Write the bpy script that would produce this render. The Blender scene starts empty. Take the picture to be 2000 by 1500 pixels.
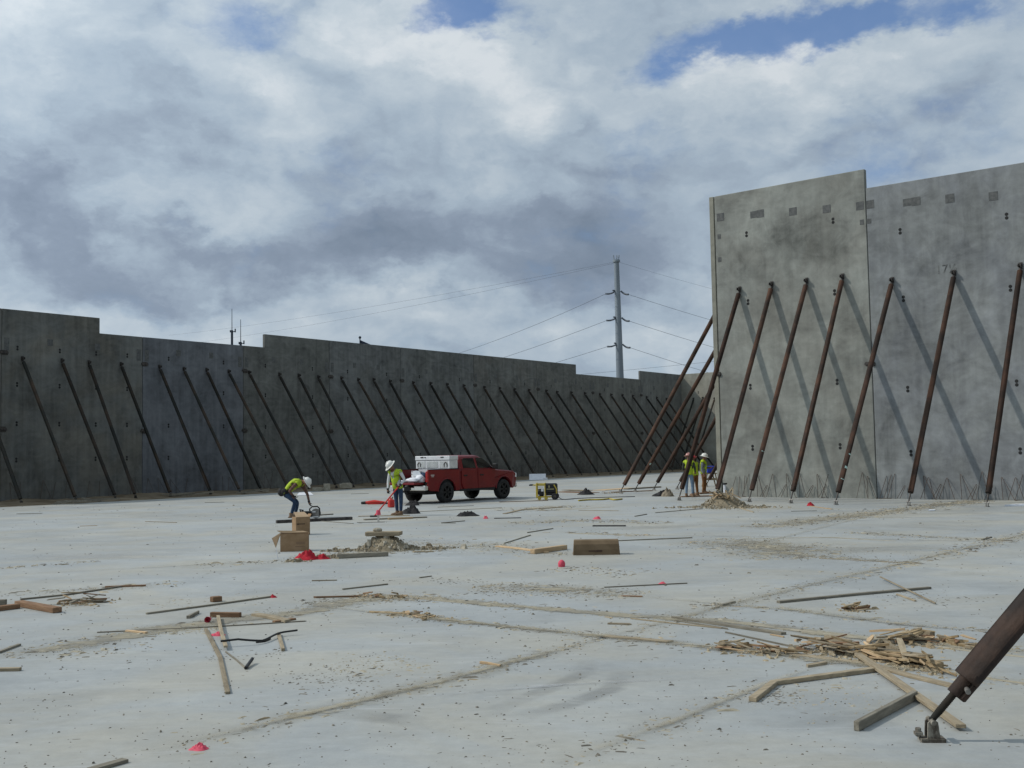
import bpy, bmesh, math, random
from mathutils import Vector, Matrix, Euler, noise
R = math.radians
rnd = random.Random(7)
S = bpy.context.scene
COL = S.collection

# ---------------------------------------------------------------- camera
CAM_H, CAM_F, CAM_PITCH, CAM_ROLL = 1.95, 2130.0, math.atan(134 / 2130), math.atan(0.0177)
fw = Vector((0, math.cos(CAM_PITCH), math.sin(CAM_PITCH)))
up0 = Vector((0, -math.sin(CAM_PITCH), math.cos(CAM_PITCH)))
rt0 = Vector((1, 0, 0))
rt = rt0 * math.cos(CAM_ROLL) - up0 * math.sin(CAM_ROLL)
upv = up0 * math.cos(CAM_ROLL) + rt0 * math.sin(CAM_ROLL)
EYE = Vector((0, 0, CAM_H))
cd = bpy.data.cameras.new('camera')
cam = bpy.data.objects.new('camera', cd)
COL.objects.link(cam)
cd.sensor_width = 36
cd.lens = CAM_F / 2000 * 36
cd.clip_end = 6000
cd.clip_start = 0.05
mw = Matrix((rt, upv, -fw)).transposed().to_4x4()
mw.translation = EYE
cam.matrix_world = mw
S.camera = cam

# ---------------------------------------------------------------- sky + sun
SUN_EL = R(43)
SUN_DIR = Vector((-math.cos(SUN_EL), 0.045, math.sin(SUN_EL))).normalized()   # towards the sun
def vray(x, y):
    return fw + rt * ((x - 1000) / CAM_F) - upv * ((y - 750) / CAM_F)

W = bpy.data.worlds.new('World')
S.world = W
W.use_nodes = True
wn = W.node_tree
wn.nodes.clear()
def N(nt, t, **kw):
    n = nt.nodes.new(t)
    for k, v in kw.items():
        if k.startswith('i_'):
            n.inputs[k[2:].replace('_', ' ')].default_value = v
        else:
            setattr(n, k, v)
    return n
def MA(nt, op, a, b=None, c=None, clamp=False):
    n = nt.nodes.new('ShaderNodeMath')
    n.operation = op
    n.use_clamp = clamp
    for i, v in enumerate((a, b, c)):
        if v is None:
            continue
        if isinstance(v, (int, float)):
            n.inputs[i].default_value = v
        else:
            nt.links.new(v, n.inputs[i])
    return n.outputs[0]
def VM(nt, op, a, b=None, scale=None, out=0):
    n = nt.nodes.new('ShaderNodeVectorMath')
    n.operation = op
    for i, v in enumerate((a, b)):
        if v is None:
            continue
        if isinstance(v, (tuple, list, Vector)):
            n.inputs[i].default_value = tuple(v)
        else:
            nt.links.new(v, n.inputs[i])
    if scale is not None:
        if isinstance(scale, (int, float)):
            n.inputs['Scale'].default_value = scale
        else:
            nt.links.new(scale, n.inputs['Scale'])
    return n.outputs[out]
def MR(nt, v, a, b, c=0.0, d=1.0, smooth=True):
    n = nt.nodes.new('ShaderNodeMapRange')
    n.interpolation_type = 'SMOOTHSTEP' if smooth else 'LINEAR'
    nt.links.new(v, n.inputs[0])
    for i, x in enumerate((a, b, c, d)):
        n.inputs[1 + i].default_value = x
    return n.outputs[0]
def NOI(nt, vec, scale, detail=5, rough=0.55, dist=0.0, out='Fac'):
    n = nt.nodes.new('ShaderNodeTexNoise')
    n.inputs['Scale'].default_value = scale
    n.inputs['Detail'].default_value = detail
    n.inputs['Roughness'].default_value = rough
    n.inputs['Distortion'].default_value = dist
    if vec is not None:
        nt.links.new(vec, n.inputs['Vector'])
    return n.outputs[out]
def MIX(nt, f, a, b):
    n = nt.nodes.new('ShaderNodeMix')
    n.data_type = 'RGBA'
    for s, v in ((n.inputs[0], f), (n.inputs[6], a), (n.inputs[7], b)):
        if isinstance(v, (int, float)):
            s.default_value = v
        elif isinstance(v, (tuple, list)):
            s.default_value = tuple(v) + ((1,) if len(v) == 3 else ())
        else:
            nt.links.new(v, s)
    return n.outputs[2]
def RAMP(nt, v, stops):
    n = nt.nodes.new('ShaderNodeValToRGB')
    nt.links.new(v, n.inputs[0])
    el = n.color_ramp.elements
    while len(el) < len(stops):
        el.new(0.5)
    for e, (p, c) in zip(el, stops):
        e.position = p
        e.color = tuple(c) + (1,)
    return n.outputs[0]

sky = N(wn, 'ShaderNodeTexSky', sky_type='NISHITA', sun_disc=False, sun_elevation=SUN_EL,
        sun_rotation=math.atan2(SUN_DIR.x, SUN_DIR.y), altitude=200, air_density=1.0, dust_density=0.6, ozone_density=1.5)
tc = N(wn, 'ShaderNodeTexCoord')
D0 = tc.outputs['Generated']
# the clouds sit on the directions of the sky; a noise warp makes every edge ragged
sq = VM(wn, 'MULTIPLY', D0, (1, 1, 1.7))
wcol = NOI(wn, sq, 4.5, 7, 0.62, out='Color')
warp = VM(wn, 'SCALE', VM(wn, 'SUBTRACT', wcol, (0.5, 0.5, 0.5)), scale=0.21)
DW = VM(wn, 'ADD', D0, warp)
def blob(px, py, w, hgt):
    """soft patch of sky towards a direction: w, hgt half sizes in radians"""
    d = vray(px, py).normalized()
    e = VM(wn, 'MULTIPLY', VM(wn, 'SUBTRACT', DW, tuple(d)), (1 / w, 1 / w, 1 / hgt))
    return MR(wn, VM(wn, 'LENGTH', e, out=1), 0.0, 1.0, 1.0, 0.0)
def total(lst):
    acc = None
    for (px, py, w, hgt, k) in lst:
        t = MA(wn, 'MULTIPLY', blob(px, py, w, hgt), k)
        acc = t if acc is None else MA(wn, 'ADD', acc, t)
    return acc
holes = total([(930, 70, .075, .04, .85), (1440, 105, .10, .045, .9), (1600, 35, .15, .05, .95), (1800, 10, .14, .04, .6),
               (470, 60, .13, .06, .30), (580, 20, .13, .05, .30), (1640, 115, .03, .04, .55), (1390, 330, .10, .07, .2), (1800, 300, .22, .06, .22), (1330, 640, .25, .05, .12), (1000, 20, .12, .04, .5)])
tone = total([(1000, 475, .30, .07, -.32), (620, 520, .15, .05, -.30), (110, 400, .13, .07, -.28), (260, 530, .12, .05, -.22),
              (1200, 400, .2, .08, -.18), (640, 190, .08, .08, -.12), (280, 260, .16, .08, -.12), (1800, 250, .22, .08, -.10), (60, 470, .08, .07, -.15),
              (930, 150, .13, .06, .20), (1440, 185, .13, .07, .30), (530, 200, .09, .055, .28), (870, 110, .10, .05, .12), (1620, 150, .14, .05, .2), (1100, 180, .12, .06, .12), (700, 60, .12, .05, .12),
              (340, 625, .16, .03, .24), (60, 90, .16, .1, .16), (1060, 600, .3, .05, .12), (350, 420, .12, .04, .18), (740, 600, .1, .03, .1), (1750, 170, .14, .06, .12)])
n_big = NOI(wn, sq, 7.0, 10, 0.60, 0.15)
n_fine = NOI(wn, VM(wn, 'MULTIPLY', DW, (1, 1, 1.25)), 11.0, 12, 0.56, 0.25)
cover = MA(wn, 'ADD', MA(wn, 'SUBTRACT', 1.02, holes), MA(wn, 'MULTIPLY', MA(wn, 'SUBTRACT', n_big, 0.5), 1.5))
cover = MA(wn, 'ADD', cover, MA(wn, 'MULTIPLY', MA(wn, 'SUBTRACT', n_fine, 0.5), 0.7))
cover = MR(wn, cover, 0.20, 0.92, 0.12, 1.0)
bil = MA(wn, 'ABSOLUTE', MA(wn, 'SUBTRACT', NOI(wn, VM(wn, 'ADD', sq, VM(wn, 'SCALE', warp, scale=.6)), 6.5, 5, 0.5), 0.5))
t1 = MA(wn, 'ADD', 0.68, tone)
t1 = MA(wn, 'SUBTRACT', t1, MA(wn, 'MULTIPLY', MR(wn, bil, .0, .12, 1, 0), .16))
t1 = MA(wn, 'ADD', t1, MA(wn, 'MULTIPLY', MA(wn, 'SUBTRACT', n_big, 0.5), 0.62))
t1 = MA(wn, 'ADD', t1, MA(wn, 'MULTIPLY', MA(wn, 'SUBTRACT', n_fine, 0.5), 0.68), clamp=True)
ccol = RAMP(wn, t1, [(0.0, (.19, .245, .325)), (0.3, (.27, .335, .43)), (0.55, (.395, .485, .58)), (0.8, (.53, .61, .68)), (1.0, (.69, .745, .79))])
glow = MA(wn, 'POWER', MA(wn, 'MAXIMUM', VM(wn, 'DOT_PRODUCT', D0, tuple(SUN_DIR), out=1), 0.0), 3.0)
glow = MA(wn, 'ADD', 1.0, MA(wn, 'MULTIPLY', glow, 1.2))
SKY_K = 0.07
cl = VM(wn, 'SCALE', ccol, scale=MA(wn, 'MULTIPLY', glow, 1.0 / SKY_K))
skyc = VM(wn, 'MULTIPLY', sky.outputs[0], (1.25, 1.5, 1.85))
mixc = MIX(wn, cover, skyc, cl)
bg = N(wn, 'ShaderNodeBackground')
bg.inputs['Strength'].default_value = SKY_K
wn.links.new(mixc, bg.inputs['Color'])
wo = N(wn, 'ShaderNodeOutputWorld')
wn.links.new(bg.outputs[0], wo.inputs[0])
W.cycles.sampling_method = 'MANUAL'
W.cycles.sample_map_resolution = 1024

sl = bpy.data.lights.new('sun', 'SUN')
sl.energy = 2.6
sl.angle = R(0.7)
sl.color = (1.0, 0.95, 0.87)
so = bpy.data.objects.new('sun', sl)
COL.objects.link(so)
so.rotation_euler = SUN_DIR.to_track_quat('Z', 'Y').to_euler()
so.location = (-30, 0, 40)
S.view_settings.view_transform = 'Standard'
S.view_settings.look = 'None'
S.view_settings.exposure = -0.12
S.view_settings.gamma = 1
S.view_settings.use_curve_mapping = False
S.cycles.max_bounces = 6
S.cycles.diffuse_bounces = 3

# ---------------------------------------------------------------- helpers
def gp(x, y, z=0.0):
    """ground point seen at a place of the photograph (2000 x 1500)"""
    v = vray(x, y)
    return EYE + v * ((z - CAM_H) / v.z)
def wp(x, y, p0, n):
    """point of the vertical plane through p0 with normal n"""
    v = vray(x, y)
    return EYE + v * ((p0 - EYE).dot(n) / v.dot(n))
def at_depth(x, y, Y):
    v = vray(x, y)
    return EYE + v * (Y / v.y)

class MB:
    def __init__(s):
        s.v = []; s.f = []; s.m = []; s.smooth = []
    def add(s, vs, fs, mi=0, smooth=False):
        o = len(s.v)
        s.v += [Vector(p) for p in vs]
        for f in fs:
            s.f.append([i + o for i in f]); s.m.append(mi); s.smooth.append(smooth)
    def box(s, c, d, rot=None, mi=0, taper=1.0):
        hx, hy, hz = d[0] / 2, d[1] / 2, d[2] / 2
        vs = []
        for z, k in ((-hz, 1), (hz, taper)):
            for (x, y) in ((-hx, -hy), (hx, -hy), (hx, hy), (-hx, hy)):
                vs.append(Vector((x * k, y * k, z)))
        if rot is not None:
            vs = [rot @ v for v in vs]
        c = Vector(c)
        s.add([v + c for v in vs], [(3, 2, 1, 0), (4, 5, 6, 7), (0, 1, 5, 4), (1, 2, 6, 5), (2, 3, 7, 6), (3, 0, 4, 7)], mi)
    def tube(s, pts, rad, n=10, mi=0, cap=True, smooth=True):
        pts = [Vector(p) for p in pts]
        if isinstance(rad, (int, float)):
            rad = [rad] * len(pts)
        vs = []
        ref = None
        for i, p in enumerate(pts):
            t = (pts[min(i + 1, len(pts) - 1)] - pts[max(i - 1, 0)]).normalized()
            if ref is None:
                ref = t.orthogonal().normalized()
            ref = (ref - t * ref.dot(t))
            ref = ref.normalized() if ref.length > 1e-6 else t.orthogonal().normalized()
            b = t.cross(ref)
            for k in range(n):
                a = 2 * math.pi * k / n
                vs.append(p + (ref * math.cos(a) + b * math.sin(a)) * rad[i])
        fs = []
        for i in range(len(pts) - 1):
            for k in range(n):
                fs.append((i * n + k, i * n + (k + 1) % n, (i + 1) * n + (k + 1) % n, (i + 1) * n + k))
        s.add(vs, fs, mi, smooth)
        if cap:
            s.add(vs[:n], [tuple(range(n))[::-1]], mi)
            s.add(vs[-n:], [tuple(range(n))], mi)
    def ell(s, c, r, rot=None, nu=12, nv=8, mi=0, z0=-1.0):
        """ellipsoid; z0 > -1 cuts the bottom off (domes)"""
        vs = []; fs = []
        c = Vector(c)
        for j in range(nv + 1):
            zz = z0 + (1 - z0) * 0.5 * (1 - math.cos(math.pi * j / nv)) if z0 == -1.0 else math.sin(math.asin(z0) + (math.pi / 2 - math.asin(z0)) * j / nv)
            q = math.sqrt(max(0, 1 - zz * zz))
            for k in range(nu):
                a = 2 * math.pi * k / nu
                p = Vector((r[0] * q * math.cos(a), r[1] * q * math.sin(a), r[2] * zz))
                vs.append((rot @ p if rot is not None else p) + c)
        for j in range(nv):
            for k in range(nu):
                fs.append((j * nu + k, j * nu + (k + 1) % nu, (j + 1) * nu + (k + 1) % nu, (j + 1) * nu + k))
        s.add(vs, fs, mi, True)
        if z0 > -1.0:
            s.add(vs[:nu], [tuple(range(nu))[::-1]], mi)
    def prism(s, prof, y0, y1, mi=0, ax='y', shift=None):
        """polygon in x,z extruded along y"""
        n = len(prof)
        a = [Vector((p[0], y0, p[1])) for p in prof]
        b = [Vector((p[0], y1, p[1])) for p in prof]
        if shift:
            b = [v + Vector(shift) for v in b]
        fs = [(i, (i + 1) % n, n + (i + 1) % n, n + i) for i in range(n)]
        s.add(a + b, fs + [tuple(range(n))[::-1], tuple(range(n, 2 * n))], mi)
    def build(s, name, mats, parent=None, loc=None, rz=0.0, bevel=0.0, kind=None, weld=False):
        me = bpy.data.meshes.new(name)
        me.from_pydata([tuple(v) for v in s.v], [], s.f)
        me.polygons.foreach_set('material_index', s.m)
        me.polygons.foreach_set('use_smooth', s.smooth)
        if not isinstance(mats, (list, tuple)):
            mats = [mats]
        for m in mats:
            me.materials.append(m)
        bm = bmesh.new(); bm.from_mesh(me)
        if weld or bevel:
            bmesh.ops.remove_doubles(bm, verts=bm.verts, dist=1e-5)
        bmesh.ops.recalc_face_normals(bm, faces=bm.faces)
        if bevel:
            es = [e for e in bm.edges if len(e.link_faces) == 2 and e.calc_face_angle(0) > 0.6]
            bmesh.ops.bevel(bm, geom=es, offset=bevel, segments=1, affect='EDGES', clamp_overlap=True)
        bm.to_mesh(me); bm.free()
        me.update()
        return link(name, me, parent, loc, rz, kind)
def link(name, me, parent=None, loc=None, rz=0.0, kind=None):
    o = bpy.data.objects.new(name, me)
    COL.objects.link(o)
    if parent:
        o.parent = parent
    if loc is not None:
        o.location = loc
    o.rotation_euler = (0, 0, rz)
    if kind:
        o['kind'] = kind
    return o
def tag(o, label, cat, group=None):
    o['label'] = label; o['category'] = cat
    if group:
        o['group'] = group
    return o
def thing(name, label, cat, loc=(0, 0, 0), rz=0.0, group=None):
    o = bpy.data.objects.new(name, None)
    o.empty_display_size = 0.2
    COL.objects.link(o)
    o.location = loc; o.rotation_euler = (0, 0, rz)
    return tag(o, label, cat, group)
ORD = ('first second third fourth fifth sixth seventh eighth ninth tenth eleventh twelfth thirteenth fourteenth fifteenth sixteenth '
       'seventeenth eighteenth nineteenth twentieth').split()
ORD += ['twenty-' + w for w in ORD[:9]] + ['thirtieth'] + ['thirty-' + w for w in ORD[:9]]

# ---------------------------------------------------------------- materials
def mat(name, col, rough=0.8, metal=0.0, spec=0.3):
    m = bpy.data.materials.new(name)
    m.use_nodes = True
    b = m.node_tree.nodes['Principled BSDF']
    b.inputs['Base Color'].default_value = tuple(col) + (1,)
    b.inputs['Roughness'].default_value = rough
    b.inputs['Metallic'].default_value = metal
    b.inputs['Specular IOR Level'].default_value = spec
    return m
def matn(name, a, b, scale=4.0, rough=0.8, metal=0.0, spec=0.3, stretch=(1, 1, 1), lo=0.35, hi=0.65, bump=0.0, detail=6, bscale=None, coords='Object', vary=0.0):
    m = mat(name, a, rough, metal, spec)
    nt = m.node_tree; pb = nt.nodes['Principled BSDF']
    t = N(nt, 'ShaderNodeTexCoord')
    oi = N(nt, 'ShaderNodeObjectInfo')
    v = VM(nt, 'MULTIPLY', t.outputs[coords], stretch)
    v = VM(nt, 'ADD', v, VM(nt, 'SCALE', (7.3, 3.1, 5.7), scale=MA(nt, 'MULTIPLY', oi.outputs['Random'], 9.0)))
    f = NOI(nt, v, scale, detail, 0.6)
    c = MIX(nt, MR(nt, f, lo, hi), a, b)
    if vary:
        c = VM(nt, 'SCALE', c, scale=MA(nt, 'ADD', 1 - vary, MA(nt, 'MULTIPLY', oi.outputs['Random'], 2 * vary)))
    nt.links.new(c, pb.inputs['Base Color'])
    if bump:
        bn = N(nt, 'ShaderNodeBump')
        bn.inputs['Strength'].default_value = bump
        bn.inputs['Distance'].default_value = 0.02
        nt.links.new(NOI(nt, v, bscale or scale * 4, 6, 0.6), bn.inputs['Height'])
        nt.links.new(bn.outputs[0], pb.inputs['Normal'])
    return m

def panel_mat(name, base, tint, seed, streak=0.5, patch=None, swirl=0.4, gain=1.0):
    """trowelled concrete of one wall panel: clouds, burnished swirls, faint pour lines, pores"""
    m = mat(name, base, 0.82, 0, 0.25)
    nt = m.node_tree; pb = nt.nodes['Principled BSDF']
    t = N(nt, 'ShaderNodeTexCoord')
    P = VM(nt, 'ADD', t.outputs['Object'], (seed * 13.7, seed * 5.1, seed * 9.3))
    big = NOI(nt, P, 0.33, 6, 0.6, 0.8)
    mid = NOI(nt, VM(nt, 'MULTIPLY', P, (1, 1, 0.75)), 1.1, 7, 0.65, 1.2)
    fine = NOI(nt, VM(nt, 'MULTIPLY', P, (.8, 1, 1.1)), 4.5, 8, 0.72, .6)
    brush = NOI(nt, VM(nt, 'MULTIPLY', P, (0.7, 1, 1.3)), 0.75, 4, 0.55, 3.5)
    drip = NOI(nt, VM(nt, 'MULTIPLY', P, (3.0, 1, 0.16)), 1.3, 5, 0.6)
    v = MA(nt, 'MULTIPLY', MA(nt, 'SUBTRACT', big, 0.5), 0.95)
    v = MA(nt, 'ADD', v, MA(nt, 'MULTIPLY', MA(nt, 'SUBTRACT', mid, 0.5), 0.75))
    v = MA(nt, 'ADD', v, MA(nt, 'MULTIPLY', MA(nt, 'SUBTRACT', fine, 0.5), 0.30))
    v = MA(nt, 'ADD', v, MA(nt, 'MULTIPLY', MA(nt, 'SUBTRACT', brush, 0.5), swirl))
    v = MA(nt, 'ADD', v, MA(nt, 'MULTIPLY', MA(nt, 'SUBTRACT', drip, 0.5), streak))
    v = MA(nt, 'ADD', MA(nt, 'MULTIPLY', v, gain), 1.0)
    if patch:
        for (cx, cz, rx, rz_, k) in patch:
            e = VM(nt, 'MULTIPLY', VM(nt, 'SUBTRACT', t.outputs['Object'], (cx, 0, cz)), (1 / rx, 0, 1 / rz_))
            e = VM(nt, 'ADD', e, VM(nt, 'SCALE', VM(nt, 'SUBTRACT', NOI(nt, P, 0.9, 6, 0.65, out='Color'), (.5, .5, .5)), scale=1.9))
            v = MA(nt, 'ADD', v, MA(nt, 'MULTIPLY', MR(nt, VM(nt, 'LENGTH', e, out=1), 0.25, 1.1, 1.0, 0.0), k))
    v = MA(nt, 'MAXIMUM', v, 0.3)
    hue = MIX(nt, MR(nt, NOI(nt, P, 0.5, 4, 0.6, 0.5), 0.35, 0.65), base, tint)
    nt.links.new(VM(nt, 'SCALE', hue, scale=v), pb.inputs['Base Color'])
    nt.links.new(MR(nt, mid, 0.3, 0.7, 0.72, 0.9), pb.inputs['Roughness'])
    bn = N(nt, 'ShaderNodeBump')
    bn.inputs['Strength'].default_value = 0.18
    bn.inputs['Distance'].default_value = 0.02
    nt.links.new(fine, bn.inputs['Height'])
    nt.links.new(bn.outputs[0], pb.inputs['Normal'])
    return m

M = {}
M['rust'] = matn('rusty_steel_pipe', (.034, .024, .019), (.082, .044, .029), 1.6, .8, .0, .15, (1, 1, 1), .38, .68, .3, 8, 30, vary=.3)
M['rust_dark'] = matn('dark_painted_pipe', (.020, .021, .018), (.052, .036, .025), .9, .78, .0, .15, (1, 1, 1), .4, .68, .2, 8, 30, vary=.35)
M['near_pipe'] = matn('worn_dark_pipe', (.024, .018, .015), (.062, .038, .027), 3.0, .7, .0, .2, (1, 1, 1), .40, .72, .35, 9, 40)
M['steel'] = matn('galvanised_steel', (.20, .19, .175), (.33, .31, .28), 8, .5, .5, .4)
M['near_shoe'] = matn('mortar_splashed_shoe', (.07, .058, .045), (.27, .25, .205), 11, .85, 0, .2, (1, 1, .6), .4, .62, .3)
M['dark_steel'] = matn('dark_steel', (.035, .032, .030), (.08, .07, .062), 8, .55, .5, .4)
M['embed'] = matn('embed_plate_steel', (.075, .079, .078), (.125, .127, .122), 9, .7, .2, .3, lo=.3, hi=.7)
M['hole'] = matn('insert_hole_shade', (.012, .012, .012), (.025, .025, .024), 6)  # near-black colour stands in for the shade inside the insert holes
M['rebar'] = matn('rebar_rust', (.05, .04, .032), (.10, .07, .052), 6, .75)
M['wood'] = matn('weathered_lumber', (.22, .178, .120), (.34, .28, .19), 3.5, .85, 0, .2, (1.2, 9, 9), .3, .7, .25, 6, 14, vary=.22)
M['wood_grey'] = matn('grey_lumber', (.15, .135, .105), (.25, .225, .175), 3.5, .85, 0, .2, (1.2, 9, 9), .3, .7, .25, 6, 14, vary=.22)
M['wood_new'] = matn('fresh_lumber', (.42, .29, .165), (.52, .38, .23), 3.0, .8, 0, .2, (1.2, 9, 9), .3, .7, .15, 6, 14, vary=.22)
M['wood_brown'] = matn('brown_lumber', (.16, .092, .052), (.25, .15, .085), 3.5, .85, 0, .2, (1.2, 9, 9), .3, .7, .2, 6, 14, vary=.22)
M['splinter'] = matn('splintered_wood', (.19, .135, .072), (.37, .28, .165), 9, .9, 0, .15, lo=.3, hi=.7, vary=.22)
M['card_shade'] = matn('shaded_cardboard', (.14, .10, .06), (.18, .13, .08), 4, .9, 0, .15)  # cardboard darkened to carry the shade of carton front and flap
M['card'] = matn('cardboard', (.25, .16, .088), (.31, .205, .12), 5, .9, 0, .15)
M['card_in'] = matn('cardboard_inside', (.38, .27, .165), (.43, .31, .2), 5, .9, 0, .15)
M['print'] = mat('dark_print', (.07, .042, .030), .9)
M['white_print'] = mat('white_sticker', (.55, .52, .47), .7)
M['red_cloth'] = matn('red_cloth', (.42, .012, .025), (.30, .008, .018), 5, .8)
M['pink'] = matn('pink_plastic', (.65, .09, .13), (.55, .06, .10), 8, .6)
M['rubble'] = matn('rubble_soil', (.17, .14, .095), (.29, .245, .17), 5, .95, 0, .1, bump=.5, bscale=18)
M['stone'] = matn('broken_concrete', (.26, .235, .18), (.38, .345, .275), 6, .95, 0, .1, bump=.3, bscale=20)
M['crumb'] = matn('dark_crumbs', (.10, .092, .078), (.22, .20, .16), 3, .95, 0, .1)
M['chip'] = matn('wood_chips', (.26, .20, .125), (.36, .30, .2), 5, .95, 0, .1)
M['dust'] = matn('tan_mortar_dust', (.30, .265, .195), (.38, .345, .265), 6, .95, 0, .1, bump=.3, bscale=30)
M['black_cloth'] = matn('black_cloth', (.010, .010, .011), (.03, .028, .027), 7, .85)
M['brown_cloth'] = matn('tan_cloth', (.16, .13, .09), (.24, .2, .145), 7, .85)
M['rubber'] = matn('black_rubber', (.018, .018, .018), (.03, .03, .029), 6, .85)
M['black'] = mat('black_plastic', (.014, .014, .014), .5)
M['yellow'] = matn('yellow_paint', (.45, .35, .05), (.33, .25, .035), 5, .5)
M['white_metal'] = matn('white_aluminium', (.74, .74, .73), (.62, .62, .62), 5, .38, .35, .5)
M['white_sheet'] = matn('white_sheet', (.72, .73, .75), (.62, .63, .66), 4, .6)
M['pole'] = matn('galvanised_pole', (.19, .225, .255), (.25, .29, .32), .8, .55, .3, .4, (1, 1, .15))
M['dark_pole'] = mat('dark_mast', (.03, .045, .065), .6)
M['wire'] = mat('power_wire', (.10, .115, .135), .5)
M['blue'] = matn('blue_plastic', (.02, .045, .42), (.025, .06, .5), 3, .45)
M['chrome'] = matn('chrome', (.75, .74, .70), (.6, .6, .57), 3, .22, .85, .5)
M['glass'] = mat('tinted_glass', (.010, .012, .012), .06, 0, .6)
M['lamp_red'] = mat('tail_lamp_red', (.32, .010, .008), .2, 0, .6)
M['lamp_clear'] = mat('headlamp', (.7, .7, .7), .15, 0, .6)
M['paint_mark'] = mat('pale_paint_mark', (.45, .62, .55), .8)
M['chalk'] = matn('crayon_mark', (.06, .062, .062), (.17, .175, .165), 9, .9)
M['skin'] = matn('skin', (.26, .135, .085), (.20, .10, .065), 6, .6)
M['hat_white'] = matn('white_hard_hat', (.70, .69, .64), (.62, .61, .56), 5, .35, 0, .5)
M['hat_red'] = mat('red_hard_hat', (.50, .02, .03), .35, 0, .5)
M['hat_tan'] = mat('pinkish_hard_hat', (.42, .2, .17), .4, 0, .5)
M['vest'] = matn('safety_vest', (.40, .52, .025), (.28, .38, .02), 9, .75)
M['stripe'] = mat('reflective_stripe', (.55, .60, .45), .4)
M['denim'] = matn('blue_denim', (.018, .036, .072), (.035, .062, .11), 8, .9)
M['denim_light'] = matn('faded_denim', (.10, .155, .22), (.17, .235, .30), 8, .9)
M['duck'] = matn('brown_duck_trousers', (.19, .085, .026), (.13, .058, .02), 8, .9)
M['boot'] = matn('tan_boot', (.14, .085, .05), (.22, .145, .09), 8, .8)
M['plaid'] = matn('brown_plaid_shirt', (.085, .042, .032), (.17, .098, .07), 22, .9)
M['white_shirt'] = matn('white_shirt', (.60, .61, .60), (.52, .53, .53), 7, .9)
M['grey_shirt'] = matn('grey_shirt', (.13, .145, .15), (.2, .215, .22), 8, .9)
M['dark_shirt'] = matn('dark_shirt', (.03, .035, .03), (.06, .065, .055), 8, .9)
M['orange_red'] = matn('red_orange_paint', (.55, .04, .025), (.42, .025, .02), 6, .5)

# truck paint
def truck_paint():
    m = matn('red_truck_paint', (.175, .008, .010), (.14, .007, .009), 2, .42, 0, .25)
    b = m.node_tree.nodes['Principled BSDF']
    b.inputs['Coat Weight'].default_value = 0.25
    b.inputs['Coat Roughness'].default_value = 0.15
    return m
M['truck'] = truck_paint()

# ---------------------------------------------------------------- wall frames
def hdir(v):
    v = Vector((v.x, v.y, 0)); return v.normalized()
DL = hdir(vray(2600, 856))                       # along the long shaded wall, going away
DR = -hdir(vray(-1570, 930))                     # along the sunlit wall, coming nearer
NL = Vector((-DL.y, DL.x, 0))                    # into the wall, away from the slab
NR = Vector((-DR.y, DR.x, 0))
RZL, RZR = math.atan2(DL.y, DL.x), math.atan2(DR.y, DR.x)
L0 = gp(0, 980)
R0 = gp(1425, 970)
def lw(x, y):
    p = wp(x, y, L0, NL); return (p - L0).dot(DL), p.z
def rw(x, y):
    p = wp(x, y, R0, NR); return (p - R0).dot(DR), p.z
SLAB_D = (gp(0, 991) - L0).dot(NL)               # the slab stops this far before the wall
FEET_D = (gp(0, 986.5) - L0).dot(NL)

# ---------------------------------------------------------------- ground
def ground_mat():
    return matn('bare_earth', (.10, .082, .058), (.17, .145, .105), .4, .95, 0, .1, bump=.4, bscale=6)
g = MB()
g.add([(-3000, -3000, 0), (3000, -3000, 0), (3000, 3000, 0), (-3000, 3000, 0)], [(0, 1, 2, 3)])
g.build('ground', ground_mat(), loc=(0, 0, -.16), kind='structure')

DUST = [  # photograph polylines, half width in metres, strength of tan dust
    ([(0, 1278), (140, 1264), (290, 1232), (430, 1214), (580, 1198), (680, 1176), (760, 1166), (870, 1172)], .30, .95),
    ([(0, 1160), (180, 1152), (360, 1138)], .35, .5), ([(0, 1110), (190, 1096)], .22, .5),
    ([(100, 1283), (300, 1262)], .2, .6),
    ([(780, 1163), (1000, 1184), (1220, 1202), (1420, 1214), (1600, 1236), (1750, 1253), (1920, 1266), (2060, 1280)], .16, 1.0),
    ([(330, 1460), (800, 1348), (1180, 1247)], .16, .75), ([(1180, 1247), (1420, 1182), (1700, 1116), (2040, 1036)], .24, .38),
    ([(720, 1195), (1000, 1226), (1310, 1256), (1700, 1300), (2060, 1340)], .14, .8),
    ([(930, 1146), (1100, 1152), (1240, 1163)], .45, .9), ([(1090, 1110), (1250, 1122)], .5, .45),
    ([(1370, 1056), (1480, 1062), (1570, 1092)], .9, .8), ([(1480, 1030), (1680, 1006), (1920, 976)], .55, .75),
    ([(1080, 1497), (1330, 1405), (1500, 1335)], .14, .55), ([(1560, 1085), (1800, 1101)], .2, .6), ([(1100, 1039), (1260, 1046)], .25, .6),
    ([(560, 1092), (700, 1080), (870, 1074)], .45, .7), ([(380, 1104), (560, 1096)], .3, .5), ([(1380, 990), (1480, 992)], .9, .7),
    ([(1350, 1180), (1540, 1190), (1760, 1220), (2000, 1236)], .14, .6), ([(1000, 1022), (1160, 1016), (1300, 1022)], .5, .5),
    ([(640, 1310), (820, 1290)], .4, .3), ([(1000, 998), (1120, 988)], .7, .5), ([(1640, 1290), (1850, 1320)], .45, .45), ([(1480, 1365), (1600, 1330)], .3, .35),
    ([(1650, 1040), (1990, 1058)], .3, .5), ([(940, 1065), (1120, 1085)], .5, .35), ([(720, 1060), (1000, 1070)], .9, .28)]
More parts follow.
